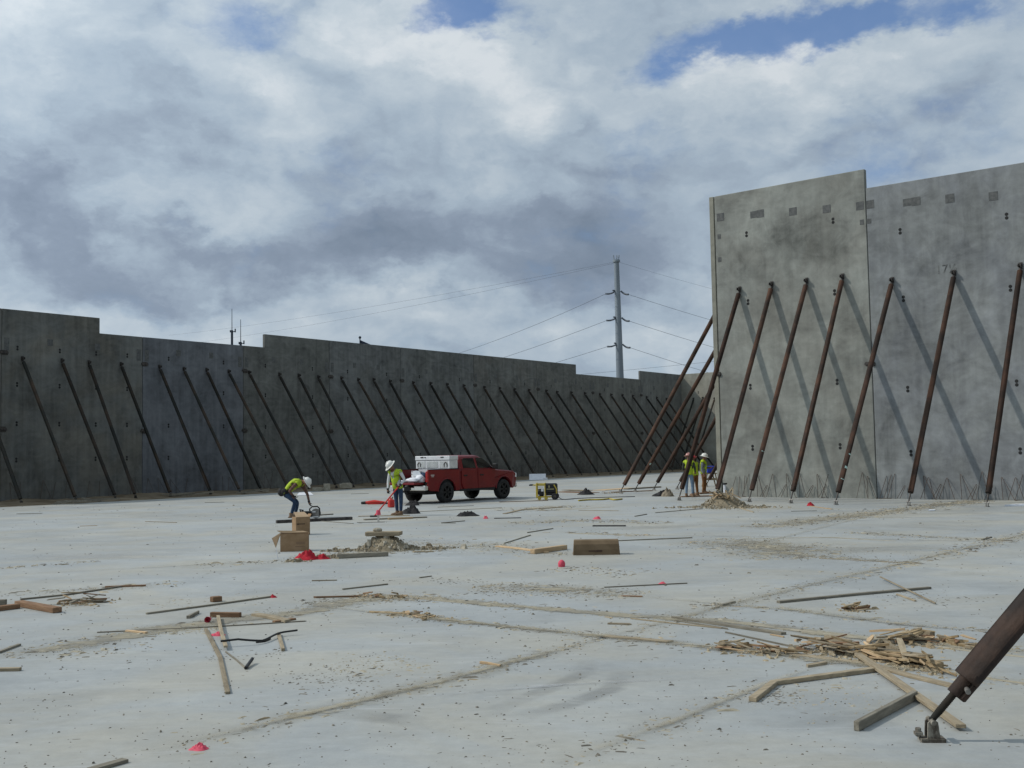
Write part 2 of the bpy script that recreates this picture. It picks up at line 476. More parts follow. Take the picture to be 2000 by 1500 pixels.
JOINTS = [([(330, 1460), (800, 1348), (1180, 1247)], .035, .9), ([(1180, 1247), (1420, 1182), (2060, 1030)], .05, .55), ([(600, 1182), (1000, 1226), (1310, 1256), (1700, 1300), (2060, 1340)], .03, .8),
          ([(1060, 1503), (1330, 1405), (1500, 1335), (1640, 1290)], .03, .8), ([(1240, 1165), (1540, 1192), (1760, 1221), (2060, 1245)], .035, .7), ([(0, 1125), (560, 1094), (1000, 1060)], .06, .4),
          ([(1250, 1046), (1600, 1050), (2050, 1062)], .06, .5), ([(1000, 1010), (1480, 1010), (1960, 1012)], .08, .45), ([(1570, 1092), (1480, 1062), (1720, 1002)], .07, .4)]
TYRES = [([(1020, 1400), (1120, 1372), (1195, 1345), (1222, 1310)], .09, .45), ([(960, 1390), (1060, 1350), (1140, 1315), (1150, 1290)], .08, .35), ([(690, 1396), (760, 1403), (815, 1412)], .12, .4),
         ([(1530, 1425), (1640, 1402), (1780, 1380)], .1, .25), ([(150, 1345), (260, 1360)], .25, .25), ([(1330, 1060), (1600, 1075), (1850, 1070)], .5, .25), ([(1150, 1035), (1370, 1026)], .4, .3), ([(1150, 1120), (1300, 1125)], .3, .3)]
SCUFFS = [([(820, 1362), (1100, 1338), (1420, 1322)], .035, .6), ([(0, 1397), (420, 1375)], .03, .5), ([(960, 1380), (1120, 1430)], .02, .3), ([(100, 1210), (240, 1200)], .5, .6), ([(180, 1150), (330, 1165)], .4, .4),
          ([(20, 1090), (330, 1085)], .5, .3), ([(1840, 1410), (2000, 1330)], .06, .4), ([(1830, 1470), (1990, 1490)], .25, .55), ([(900, 1060), (700, 1055)], .5, .3), ([(1330, 1310), (1500, 1290)], .03, .3)]
def slab_mat():
    m = mat('slab_concrete', (.4, .41, .41), .6, 0, .35)
    nt = m.node_tree; pb = nt.nodes['Principled BSDF']
    t = N(nt, 'ShaderNodeTexCoord')
    P = t.outputs['Object']
    # trowel passes run across the pour
    st = VM(nt, 'MULTIPLY', P, (0.85, 1.15, 1))
    big = NOI(nt, st, 0.16, 6, 0.6, 0.7)
    mid = NOI(nt, st, 0.8, 7, 0.62, 0.8)
    swp = NOI(nt, VM(nt, 'MULTIPLY', P, (0.8, 2.0, 1)), 1.5, 6, 0.65, 2.2)
    fine = NOI(nt, P, 9.0, 7, 0.72)
    grit = NOI(nt, P, 60.0, 3, 0.6)
    v = MA(nt, 'MULTIPLY', MA(nt, 'SUBTRACT', big, 0.5), 0.60)
    for s_, k in ((mid, .40), (swp, .26), (fine, .36), (grit, .18)):
        v = MA(nt, 'ADD', v, MA(nt, 'MULTIPLY', MA(nt, 'SUBTRACT', s_, 0.5), k))
    v = MA(nt, 'ADD', v, 1.0)
    col = MIX(nt, MR(nt, NOI(nt, st, 0.35, 6, 0.65, 0.6), .36, .66), (.312, .327, .320), (.338, .329, .285))
    col = VM(nt, 'SCALE', col, scale=v)
    # pale trowel scuffs and small dark spots
    sc = MR(nt, NOI(nt, VM(nt, 'MULTIPLY', P, (0.35, 2.6, 1)), 1.4, 6, 0.7, 2.0), .56, .74, 0, .42)
    col = MIX(nt, sc, col, (.44, .45, .45))
    sp = MR(nt, NOI(nt, P, 11.0, 5, 0.6), .66, .76, 0, .45)
    col = MIX(nt, sp, col, (.15, .15, .145))
    nt.links.new(col, pb.inputs['Base Color'])
    nt.links.new(MR(nt, mid, .3, .7, .5, .78), pb.inputs['Roughness'])
    bn = N(nt, 'ShaderNodeBump')
    bn.inputs['Strength'].default_value = 0.12
    bn.inputs['Distance'].default_value = 0.01
    nt.links.new(MA(nt, 'ADD', fine, MA(nt, 'MULTIPLY', grit, .5)), bn.inputs['Height'])
    nt.links.new(bn.outputs[0], pb.inputs['Normal'])
    return m
def lpt(s, d, z=0.0):
    return L0 + DL * s + NL * d + Vector((0, 0, z - L0.z))
CORNER_S = lw(1330, 732)[0]
sl_ = MB()
ends = [lpt(-60, SLAB_D), lpt(CORNER_S - .4, SLAB_D), lpt(CORNER_S - .4, -60), lpt(-60, -75)]
sl_.add([(p.x, p.y, 0) for p in ends] + [(p.x, p.y, -.15) for p in ends],
        [(0, 1, 2, 3)[::-1], (0, 1, 5, 4), (1, 2, 6, 5), (2, 3, 7, 6), (3, 0, 4, 7)])
sl_.build('floor_slab', slab_mat(), kind='structure')

# dust, joint fill, tyre marks and scuffs: thin films lying on the slab, broken up by noise
def film_mat(name, c1, c2, kind):
    m = mat(name, c1, .95, 0, .1)
    nt = m.node_tree; pb = nt.nodes['Principled BSDF']
    t = N(nt, 'ShaderNodeTexCoord'); P = t.outputs['Object']
    uv = N(nt, 'ShaderNodeSeparateXYZ'); nt.links.new(t.outputs['UV'], uv.inputs[0])
    fine = NOI(nt, P, 9.0, 7, .72)
    wob = MA(nt, 'MULTIPLY', MA(nt, 'SUBTRACT', NOI(nt, P, 1.6, 5, .65), .5), 1.2 if kind == 'dust' else .5)
    u = MA(nt, 'ABSOLUTE', MA(nt, 'ADD', uv.outputs[0], wob))
    acc = MA(nt, 'MULTIPLY', MR(nt, u, .06 if kind == 'dust' else .3, 1.0, 1.0, 0.0), uv.outputs[1])
    edge = MR(nt, MA(nt, 'ABSOLUTE', uv.outputs[0]), .75, 1.0, 1, 0)
    n1 = NOI(nt, VM(nt, 'MULTIPLY', P, (1, 1.4, 1)), 2.6 if kind == 'dust' else 1.9, 8, .68, .8)
    if kind == 'dust':
        al = MR(nt, MA(nt, 'ADD', MA(nt, 'MULTIPLY', acc, .85), MA(nt, 'MULTIPLY', MA(nt, 'SUBTRACT', n1, .5), 2.0)), .34, .85, 0, .85)
        al = MA(nt, 'MAXIMUM', MA(nt, 'MULTIPLY', al, MR(nt, acc, 0, .15)), MA(nt, 'MULTIPLY', acc, .25))
    else:
        al = MA(nt, 'MULTIPLY', acc, MR(nt, n1, .32, .60, .2, 1.0))
    al = MA(nt, 'MULTIPLY', al, edge)
    col = MIX(nt, MR(nt, NOI(nt, P, 1.7, 5, .6), .4, .6), c1, c2)
    nt.links.new(VM(nt, 'SCALE', col, scale=MA(nt, 'ADD', .55, MA(nt, 'MULTIPLY', fine, .9))), pb.inputs['Base Color'])
    nt.links.new(al, pb.inputs['Alpha'])
    return m
_z = [0.0012]
def films(name, lst, m, gain=1.0):
    for pl, wd, k in lst:
        P = [gp(*p) for p in pl]
        pts = []
        for a, b in zip(P[:-1], P[1:]):
            n = max(1, int((b - a).length / 1.0))
            pts += [a + (b - a) * (i / n) for i in range(n)]
        pts.append(P[-1])
        ext = wd * 1.2
        pts[0] = pts[0] - hdir(pts[1] - pts[0]) * ext; pts[-1] = pts[-1] + hdir(pts[-1] - pts[-2]) * ext
        _z[0] += .00025
        vs = []; us = []; fs = []
        n = len(pts)
        for i, p in enumerate(pts):
            d = hdir(pts[min(i + 1, n - 1)] - pts[max(i - 1, 0)]); sd = Vector((-d.y, d.x, 0))
            kk = 0 if i in (0, n - 1) else k * gain
            for j, w in enumerate((-1, 0, 1)):
                q = p + sd * w * wd * 1.7
                vs.append((q.x, q.y, _z[0])); us.append((w, kk))
        for i in range(n - 1):
            for j in range(2):
                fs.append((i * 3 + j, i * 3 + j + 1, i * 3 + j + 4, i * 3 + j + 3))
        me = bpy.data.meshes.new(name); me.from_pydata(vs, [], fs)
        uvl = me.uv_layers.new(name='UVMap')
        for lp in me.loops:
            uvl.data[lp.index].uv = us[lp.vertex_index]
        me.materials.append(m)
        link(name, me, None, kind='stuff')
films('tyre_mark', TYRES, film_mat('tyre_rubber_film', (.19, .195, .195), (.22, .22, .215), 'mark'), .6)
films('trowel_scuff', SCUFFS, film_mat('pale_scuff_film', (.46, .465, .46), (.42, .43, .43), 'mark'))
films('dust_smear', DUST, film_mat('mortar_dust_film', (.345, .31, .23), (.265, .248, .205), 'dust'))
films('joint_dust_line', JOINTS, film_mat('joint_dust_film', (.39, .345, .25), (.30, .27, .20), 'mark'), .62)

# the open strip of earth between slab and shaded wall
ds = MB()
ns, nd = 180, 10
vs = []
for i in range(ns + 1):
    s_ = -30 + (CORNER_S + 30) * i / ns
    for j in range(nd + 1):
        d_ = SLAB_D + (-.02 - SLAB_D) * j / nd
        p = lpt(s_, d_)
        hgt = -.05 + .16 * noise.noise(Vector((s_ * .45, d_ * .6, 0))) + .07 * noise.noise(Vector((s_ * 1.7, d_ * 1.7, 4)))
        hgt = hgt + .08 * (j / nd)
        if j == 0:
            hgt = min(hgt, -.03)
        vs.append((p.x, p.y, max(hgt, -.14)))
ds.add(vs, [(i * (nd + 1) + j, (i + 1) * (nd + 1) + j, (i + 1) * (nd + 1) + j + 1, i * (nd + 1) + j + 1) for i in range(ns) for j in range(nd)], 0, True)
ds.build('dirt_strip', matn('pour_strip_earth', (.13, .10, .065), (.21, .17, .115), .9, .95, 0, .1, bump=.5, bscale=8), kind='structure')

# ---------------------------------------------------------------- wall panels
TH = 0.2
def panel(name, label, group, org, rz, prof, m, embeds=(), holes_=(), joints=(), bars=()):
    """prof: outline (s, z) seen from the slab; local x along the wall, y into it"""
    s0 = prof[0][0]
    t = thing(name, label, 'wall panel', org + Vector((math.cos(rz), math.sin(rz), 0)) * s0 - Vector((0, 0, org.z)), rz, group)
    b = MB()
    b.prism([(p[0] - s0, p[1]) for p in prof], 0, TH)
    b.build('concrete_slab', m, t, bevel=.018)
    for (s, z, w, h) in embeds:
        e = MB(); e.box((0, 0, 0), (w, .012, h))
        e.build('embed_plate', M['embed'], t, (s - s0, -.0025, z))
    for (s, z, k) in holes_:
        link('lifting_insert', insert_mesh(k), t, (s - s0, 0, z))
    for (s, z, w, h) in joints:
        e = MB()
        e.box((0, -.03, 0), (w, .07, h * .42), mi=0); e.box((0, -.018, h * .34), (w * .8, .05, h * .26)); e.box((w * .1, -.022, -h * .36), (w * .7, .05, h * .22))
        e.build('joint_connector', M['dark_steel'], t, (s - s0, 0, z), bevel=.006)
    for (s, kind) in bars:
        o = link('rebar', bar_mesh(kind), t, (s - s0, 0, 0))
        o.scale = (rnd.uniform(.85, 1.15), rnd.uniform(.8, 1.2), rnd.uniform(.85, 1.12))
    return t
_ins = {}
def insert_mesh(k):
    if k not in _ins:
        b = MB()
        for zz in (.065 * k, -.065 * k):
            ring = []
            for q in range(10):
                a = 2 * math.pi * q / 10
                ring.append((math.cos(a), math.sin(a)))
            r1, r2 = .062 * k, .05 * k
            vs = [(c * r1, -.004, zz + s * r1) for c, s in ring] + [(c * r2, -.006, zz + s * r2) for c, s in ring] + [(c * r2 * .9, .06, zz + s * r2 * .9) for c, s in ring]
            fs = [(i, (i + 1) % 10, 10 + (i + 1) % 10, 10 + i) for i in range(10)]
            b.add(vs, fs + [tuple(range(10, 20))], 0)  # closed discs standing proud; the dark of a hole is only colour
        o = b.build('lifting_insert', M['hole'])
        _ins[k] = o.data
        bpy.data.objects.remove(o)
    return _ins[k]
_bar = {}
def bar_mesh(kind):
    if kind not in _bar:
        b = MB(); r = .0095
        if kind == 'v':
            b.tube([(-.22, -.22, .02), (-.02, -.05, .86), (.0, -.03, .90), (.02, -.05, .86), (.28, -.30, .02)], r, 6)
        elif kind == 'w':
            b.tube([(.05, -.12, .02), (.0, -.04, .9), (.02, -.04, .92), (.1, -.08, .75), (.45, -.3, .02)], r, 6)
            b.tube([(.45, -.3, .02), (.52, -.32, .02)], r, 6)
        elif kind == 's':
            b.tube([(-.24, -.15, .02), (.02, -.02, .86)], r, 6); b.tube([(-.26, -.17, .02), (-.08, -.14, .02)], r, 6)
        elif kind == 't':
            b.tube([(.0, -.10, .02), (.03, -.03, .90)], r, 6); b.tube([(-.05, -.14, .02), (.06, -.13, .02)], r, 6)
        else:
            b.tube([(-.1, -.2, .02), (.16, -.06, .50), (.19, -.05, .52), (.2, -.08, .46), (.05, -.25, .03)], r, 6)
        o = b.build('rebar', M['rebar']); _bar[kind] = o.data; bpy.data.objects.remove(o)
    return _bar[kind]

# long shaded wall -------------------------------------------------
jx = [-230, 4, 279, 475, 643, 782, 925, 1048.5, 1155.6, 1250.3, 1330]
def top_y(x):      # line of the low and of the high copings in the photograph
    return 634.4 + .0852 * x, 602 + .0978 * x
JS = [lw(x, sum(top_y(x)) / 2)[0] for x in jx]
steps = [(-1e9, lw(195, 640)[0], 'h'), (lw(195, 640)[0], lw(517, 660)[0], 'l'), (lw(517, 660)[0], lw(1125, 715)[0], 'h'),
         (lw(1125, 715)[0], lw(1250.3, 730)[0] , 'l'), (lw(1250.3, 730)[0], 1e9, 'h')]
zh = lambda s: 9.33 - .0142 * s
zl = lambda s: 8.52 - .0125 * s
zh0, zl0 = lw(0, 602)[1], lw(200, 651.4)[1]
zh1, zl1 = lw(1330, 732)[1], lw(1250, 741)[1]
sH, sL0, sL1 = CORNER_S, lw(200, 651.4)[0], lw(1250, 741)[0]
zh = lambda s: zh0 + (zh1 - zh0) * s / sH
zl = lambda s: zl0 + (zl1 - zl0) * (s - sL0) / (sL1 - sL0)
JOINT_Y = [(671, 688, 838), (694, 711, 842), (707, 724, 841), (717, 735.5, 842), (727.6, 743, 843), (737, 752, 845), (746.5, 760, 845), (754, 767, 846), (760, 771.6, 846)]
SING = [(98, 669), (190.5, 677.7), (348.4, 689.7), (412.5, 694.5), (534.4, 703), (589.5, 706.7), (692.5, 713.7), (738.8, 717.3), (832, 725.7), (879.5, 728),
        (968, 735.4), (1009.6, 738), (1085, 744), (1125, 747), (1187, 752.6), (1216, 754), (1277, 757.6), (1303, 759.6)]
LBL = ['tall plain panel at the near left end of the shaded wall, before its first joint',
       'wide notched panel whose high coping drops down one step, left end of shaded wall',
       'bluish low panel of the shaded wall beneath the two slim antennas',
       'panel of the shaded wall whose coping steps up, above the bending man',
       'panel of the shaded wall topped by the small dark flag',
       'panel of the shaded wall behind the open tailgate and truck bed',
       'panel of the shaded wall behind the red truck cab, yellowish patch low down',
       'panel of the shaded wall with its coping stepping down, right of the truck',
       'low shaded panel in front of the tall steel power pole',
       'raised end panel of the shaded wall in the far corner']
rowz = [lw(324, y)[1] for y in (699, 762, 830, 893)]
for i in range(len(JS) - 1):
    a, b_ = JS[i] + .012, JS[i + 1] - .012
    if i == len(JS) - 2:
        b_ = CORNER_S - .004
    pr = [(a, -.12)]
    pts = []
    for (u, v, k) in steps:
        lo, hi = max(u, a), min(v, b_)
        if hi - lo > .05:
            f = zh if k == 'h' else zl
            pts += [(lo, f(lo)), (hi, f(hi))]
    pr = [(a, -.12), (b_, -.12)] + pts[::-1]
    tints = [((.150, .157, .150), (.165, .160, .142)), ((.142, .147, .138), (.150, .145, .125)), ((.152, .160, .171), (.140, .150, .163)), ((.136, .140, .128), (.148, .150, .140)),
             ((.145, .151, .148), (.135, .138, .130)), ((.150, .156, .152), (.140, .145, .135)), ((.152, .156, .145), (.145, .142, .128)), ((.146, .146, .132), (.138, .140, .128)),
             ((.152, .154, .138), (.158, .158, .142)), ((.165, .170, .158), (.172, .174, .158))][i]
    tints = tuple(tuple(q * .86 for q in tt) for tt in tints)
    pat = None
    if i == 6:
        ps, pz = lw(977, 875)
        pat = [(ps - a, pz, .9, 1.6, .25)]
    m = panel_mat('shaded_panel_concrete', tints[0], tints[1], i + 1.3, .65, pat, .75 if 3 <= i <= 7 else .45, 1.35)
    emb = []; jc = []; hs = []; bars = []
    if i >= 1:
        ye, yc, yd = JOINT_Y[i - 1]
        for yy, hh in ((ye, .62),):
            z = lw(jx[i], yy)[1]; emb.append((a + .24, z, .26, hh))
        jc += [(a + .10, lw(jx[i], yc)[1], .42, .24), (a + .06, lw(jx[i], yd)[1], .40, .26)]
    if i < len(JS) - 2:
        z = lw(jx[i + 1], JOINT_Y[i][0])[1]; emb.append((b_ - .24, z, .26, .62))
    for (x, y) in SING:
        s, z = lw(x, y)
        if a + .3 < s < b_ - .3:
            emb.append((s, z, .30, .34))
    fr = (.10, .385, .645, .88) if i == 1 else (.24, .79)
    for q in fr:
        for z in rowz:
            hs.append((a + (b_ - a) * q, z - .02 * i, 1.0))
    n = int((b_ - a) / .62)
    for k in range(n):
        if rnd.random() < .8:
            bars.append((a + .4 + k * .62 + rnd.uniform(-.15, .15), rnd.choice('vwst')))
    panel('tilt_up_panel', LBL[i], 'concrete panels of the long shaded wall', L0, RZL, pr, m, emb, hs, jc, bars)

# far end wall from the corner, and the wall that turns back behind the sunlit one
CR = lpt(CORNER_S, 0)
# where the return wall stands: just left of the sunlit panel's end
sA = rw(1397.5, 500)[0]
RC = R0 + DR * (sA - .03) - Vector((0, 0, R0.z))
u_len = (CR - RC).dot(DL)
t_len = (RC - CR).dot(DR)
n_b = 4
for k in range(n_b):
    a, b_ = t_len * k / n_b + (.205 if k == 0 else .012), t_len * (k + 1) / n_b - .012
    a = -.2 if k == 0 else a
    zt = zh1 + .05
    panel('tilt_up_panel', ['sunlit far end panel with the diagonal shadow, next to the corner', 'second far end panel, mostly hidden behind the pale panel edge',
                            'third far end panel, hidden behind the sunlit wall', 'last far end panel, hidden behind the sunlit wall'][k],
          'concrete panels of the far end wall', CR, RZR, [(a, -.12), (b_, -.12), (b_, zt), (a, zt)],
          panel_mat('end_panel_concrete', (.27, .26, .215), (.25, .245, .21), 30 + k, .3), hsx := (), [(a + (b_ - a) * q, z, 1.0) for q in (.24, .79) for z in rowz], (), ())
zr = rw(1393, 384)[1]
n_r = 5
for k in range(n_r):
    # local frame of the return wall: x runs away from us along DL, y towards the right
    a, b_ = (u_len - .3) * k / n_r + .0, (u_len - .3) * (k + 1) / n_r - .024
    org = RC + DR * (-TH)
    t = thing('tilt_up_panel', ['pale narrow panel edge at the left end of the sunlit wall', 'return panel standing behind the pale panel edge', 'middle return panel hidden behind the sunlit wall',
                                'fourth return panel hidden behind the sunlit wall', 'return panel meeting the far end wall'][k], 'wall panel', org + DL * a, RZL, 'concrete panels of the return wall')
    b = MB(); b.prism([(0, -.12), (b_ - a, -.12), (b_ - a, zr), (0, zr)], -TH, 0)
    mm = panel_mat('return_panel_concrete', (.255, .245, .195), (.235, .23, .19), 40 + k, .3)
    b.build('concrete_slab', mm, t, bevel=.015)

# sunlit wall ------------------------------------------------------
sA, sB, sC = rw(1398, 500)[0], rw(1688.5, 350)[0], rw(1691, 380)[0]
zA = (rw(1397, 383.6)[1] + rw(1687, 330)[1]) / 2
zB0, zB1 = rw(1690, 367.7)[1], rw(2000, 317.7)[1]
sD = sC + 7.6
matA = panel_mat('sunlit_panel_concrete', (.232, .240, .216), (.21, .212, .188), 3.2, .35, [(rw(1560, 470)[0] - sA, rw(1560, 470)[1], 2.0, 1.5, -.33), (rw(1640, 500)[0] - sA, rw(1640, 500)[1], .8, 1.2, -.22),
                 (rw(1560, 680)[0] - sA, rw(1560, 680)[1], 3.2, 1.0, .10)], .4, 1.3)
matB = panel_mat('sunlit_panel_concrete', (.205, .215, .210), (.18, .19, .195), 5.7, .4, [(rw(1800, 640)[0] - sC, rw(1800, 620)[1], 2.2, 3.4, -.16), (rw(1740, 850)[0] - sC, rw(1740, 850)[1], .5, 2.6, -.2), (rw(1850, 350)[0] - sC, rw(1850, 350)[1], 4, .6, .12)], .45, 1.3)
def sq_(x, y, w, h):
    s, z = rw(x, y); s1, _ = rw(x - w / 2, y); s2, _ = rw(x + w / 2, y); _, z1 = rw(x, y - h / 2); _, z2 = rw(x, y + h / 2)
    return (s, z, s2 - s1, z1 - z2)
embA = [sq_(*q) for q in [(1407, 424, 14, 15), (1472, 419, 13, 13), (1485, 417, 14, 15), (1548.5, 413, 15, 15), (1614.5, 408, 15.5, 15), (1679.5, 402, 15, 16), (1683.5, 434, 8, 10), (1404.5, 462, 6, 9), (1405.5, 507, 6.5, 9)]]
embB = [sq_(*q) for q in [(1699.5, 399, 15, 16), (1697, 432, 9, 9), (1772, 395, 17, 14), (1789, 393, 17, 16), (1855, 387.7, 17.5, 17), (1940, 383, 18, 17)]]
holA = [rw(*q) + (1.0,) for q in [(1458, 457.5), (1627, 431), (1461, 590), (1630, 571), (1465.6, 755.5), (1635, 746), (1470, 874.6), (1641, 871.6)]]
holB = [rw(*q) + (1.0,) for q in [(1758, 451.7), (1966, 422), (1764.5, 583.5), (1973.5, 563), (1773, 760), (1985.7, 748), (1779.4, 885), (1992.6, 880.7)]]
barA = [(rw(x, 950)[0], k) for x, k in [(1438, 's'), (1444, 't'), (1455, 't'), (1463, 's'), (1480, 'w'), (1492, 'l'), (1511, 'v'), (1528, 'l'), (1537, 'w'), (1562, 'w'), (1580, 'l'), (1597, 'w'), (1606, 'l'), (1618, 's'), (1686, 'v')]]
barB = [(rw(x, 950)[0], k) for x, k in [(1695, 'w'), (1732, 's'), (1741, 's'), (1748, 's'), (1760, 'l'), (1805, 'w'), (1815, 'v'), (1829, 'l'), (1851, 'v'), (1877, 'w'), (1898, 'l'), (1920, 'v'), (1930, 'l'), (1957, 'w'), (1985, 'v'), (1998, 's')]]
panel('tilt_up_panel', 'tallest sunlit panel, raised above its neighbour, dark square plates near the top', 'sunlit concrete panels', R0, RZR, [(sA, -.12), (sB, -.12), (sB, zA), (sA, zA)], matA, embA, holA,
      [sq_(1404, 731, 9, 9), sq_(1695, 711, 11, 9)], barA)
pB = panel('tilt_up_panel', 'broad sunlit panel at the right edge with crayon numerals by a brace top', 'sunlit concrete panels', R0, RZR, [(sC, -.12), (sD, -.12), (sD, zB1), (sC, zB0)], matB, embB, holB, [sq_(1706, 711, 8, 9)], barB)
panel('tilt_up_panel', 'sunlit panel beyond the right edge of the broad panel', 'sunlit concrete panels', R0, RZR, [(sD + .024, -.12), (sD + 7.5, -.12), (sD + 7.5, zB1), (sD + .024, zB1)],
      panel_mat('sunlit_panel_concrete', (.215, .22, .21), (.19, .20, .2), 8.1, .4))
# crayon numerals on the broad panel
cu = bpy.data.curves.new('crayon_numerals', 'FONT')
cu.body = '17½'
cu.size = .44
cu.align_x = 'CENTER'
cu.extrude = 0.001
tmp = bpy.data.objects.new('crayon_numerals', cu)
COL.objects.link(tmp)
bpy.context.view_layer.update()
me = bpy.data.meshes.new_from_object(tmp.evaluated_get(bpy.context.evaluated_depsgraph_get()))
bpy.data.objects.remove(tmp)
me.materials.clear(); me.materials.append(M['chalk'])
o = link('crayon_numerals', me, pB, (rw(1850, 530)[0] - sC, -.004, rw(1850, 533)[1]))
o.rotation_euler = (R(90), 0, 0)

# ---------------------------------------------------------------- pipe braces
def brace(label, group, foot, top, nrm, dark=False, r=.088, screw=.34, marks=(), top_shoe=True, wear=False):
    """foot on the ground, top pinned on a wall plane; nrm points from the wall to the foot side"""
    t = thing('pipe_brace', label, 'brace', foot, 0, group)
    foot = Vector(foot); top = Vector(top)
    hd = hdir(top - foot); side = Vector((-hd.y, hd.x, 0))
    pin = Vector((0, 0, .13))
    d = (top - foot - pin); ln = d.length; d.normalize()
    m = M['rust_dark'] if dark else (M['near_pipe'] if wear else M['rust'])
    # shoe: base plate, two cheeks, pin and anchor bolt
    rot = Matrix((hd, side, Vector((0, 0, 1)))).transposed()
    b = MB()
    b.box((0, 0, .012), (.155, .11, .024), rot)
    for q in (-.034, .034):
        b.prism([(-.036, .024), (.046, .024), (.034, .13), (.0, .152), (-.030, .125)], q - .008, q + .008)
        for i in range(len(b.v) - 10, len(b.v)):
            b.v[i] = rot @ b.v[i]
    b.tube([pin - side * .075, pin + side * .075], .017, 8)
    b.tube([(hd * -.085) + Vector((0, 0, .03)), (hd * -.085) + Vector((0, 0, .085))], .019, 6)
    b.box(tuple(hd * -.085 + Vector((0, 0, .05))), (.05, .05, .02), rot)
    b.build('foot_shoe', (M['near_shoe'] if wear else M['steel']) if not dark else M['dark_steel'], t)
    b = MB()
    p1 = pin + d * screw
    b.tube([pin, pin + d * .07, p1 + d * .12], [.020, .023, .023], 10)
    if wear:
        n_ = 44
        b.tube([pin + d * (.07 + (screw - .07) * i / n_) for i in range(n_ + 1)], [.0225 if i % 2 else .0262 for i in range(n_ + 1)], 10)
    b.build('screw_rod', M['dark_steel'] if not wear else M['rust_dark'], t)
    b = MB()
    p2 = pin + d * (ln - .22)
    b.tube([p1, p1 + d * .06, p1 + d * .06, p2], [r, r, r, r], 14)
    if wear:
        # slotted lip at the mouth of the pipe
        b.tube([p1 - d * .13, p1], [r * .55, r * .55], 10)
    b.build('pipe', m, t)
    if wear:
        lp = MB()
        nv = d.cross(side).normalized()
        if nv.z > 0:
            nv = -nv
        ang = Matrix((d, side, nv)).transposed()
        lp.box(tuple(p1 - d * .05 + nv * (r * .62)), (.16, r * 1.1, r * .5), ang)
        lp.build('locking_lip', m, t, bevel=.01)
        rg = MB()
        rg.tube([p1 - d * .05 + nv * (r * .3) + side * -.05, p1 - d * .06 + nv * (r * .3) - side * .1], .018, 8)
        rg.build('locking_pin', M['steel'], t)
    if top_shoe:
        b = MB()
        pt = top - foot
        wrot = Matrix((Vector((-nrm.y, nrm.x, 0)), nrm, Vector((0, 0, 1)))).transposed()
        b.tube([p2, pin + d * (ln - .05)], [.05, .045], 8)
        b.box(tuple(pt - nrm * -.02), (.12, .035, .22), wrot)
        for q in (-.045, .045):
            b.box(tuple(pt + nrm * .10 + wrot @ Vector((q, 0, 0))), (.018, .17, .11), wrot)
        b.tube([pt + nrm * .11 + wrot @ Vector((-.09, 0, 0)), pt + nrm * .11 + wrot @ Vector((.09, 0, 0))], .025, 8)
        b.build('top_shoe', M['dark_steel'], t)
    for (f0, f1) in marks:
        # patchy marks sprayed on the side towards the slab
        b = MB(); e1 = Vector((.25, -1, 0)); e1 = (e1 - d * e1.dot(d)).normalized(); e2 = d.cross(e1)
        for k in range(3):
            c0 = rnd.uniform(-.9, .3); wd = rnd.uniform(.35, .9); l0 = f0 + (f1 - f0) * rnd.uniform(0, .5); l1 = l0 + (f1 - f0) * rnd.uniform(.2, .5)
            vs = []
            for j in range(5):
                an = c0 + wd * j / 4; n_ = e1 * math.cos(an) + e2 * math.sin(an)
                for q in (l0 + (f1 - f0) * .08 * rnd.random(), l1 + (f1 - f0) * .12 * rnd.random()):
                    vs.append(pin + d * (ln * q) + n_ * (r + .003))
            b.add(vs, [(2 * j, 2 * j + 2, 2 * j + 3, 2 * j + 1) for j in range(4)], 0, True)
        b.build('paint_mark', M['paint_mark'], t)
    return t

LB = [(-60, 693, 41.5), (43.4, 700, 148), (120.4, 704, 225), (173, 707.6, 264.7), (236, 711, 333), (311, 716, 411), (358.5, 720, 468), (403, 722, 510), (446, 725, 564), (486, 727, 603),
      (545, 731, 657), (583, 733, 690), (621, 736, 729), (666, 738, 777), (699, 741, 814), (729, 741, 837), (761, 744, 865), (806, 747, 911), (840, 748.5, 945), (872.4, 750.5, 976),
      (905, 753, 1005), (945, 756, 1046), (975, 758, 1080), (1004, 760, 1108), (1032, 761.6, 1136), (1066, 763, 1168), (1087, 765.5, 1192), (1115, 766.5, 1216), (1141.6, 768, 1241), (1170.6, 769.6, 1270),
      (1192.6, 770.6, 1292), (1214.6, 771.4, 1313), (1235, 773, 1334), (1262, 775.6, 1360), (1281.6, 776.6, 1378), (1300.6, 778.6, 1396)]
for i, (x, y, fx) in enumerate(LB):
    p = wp(x, y, L0, NL)
    f = gp(fx, 986.5 - .0502 * fx)
    f = Vector((f.x, f.y, 0))
    brace('%s dark pipe brace from the left along the shaded wall' % ORD[i], 'braces of the long shaded wall', f, p, -NL, True, .085, .12)
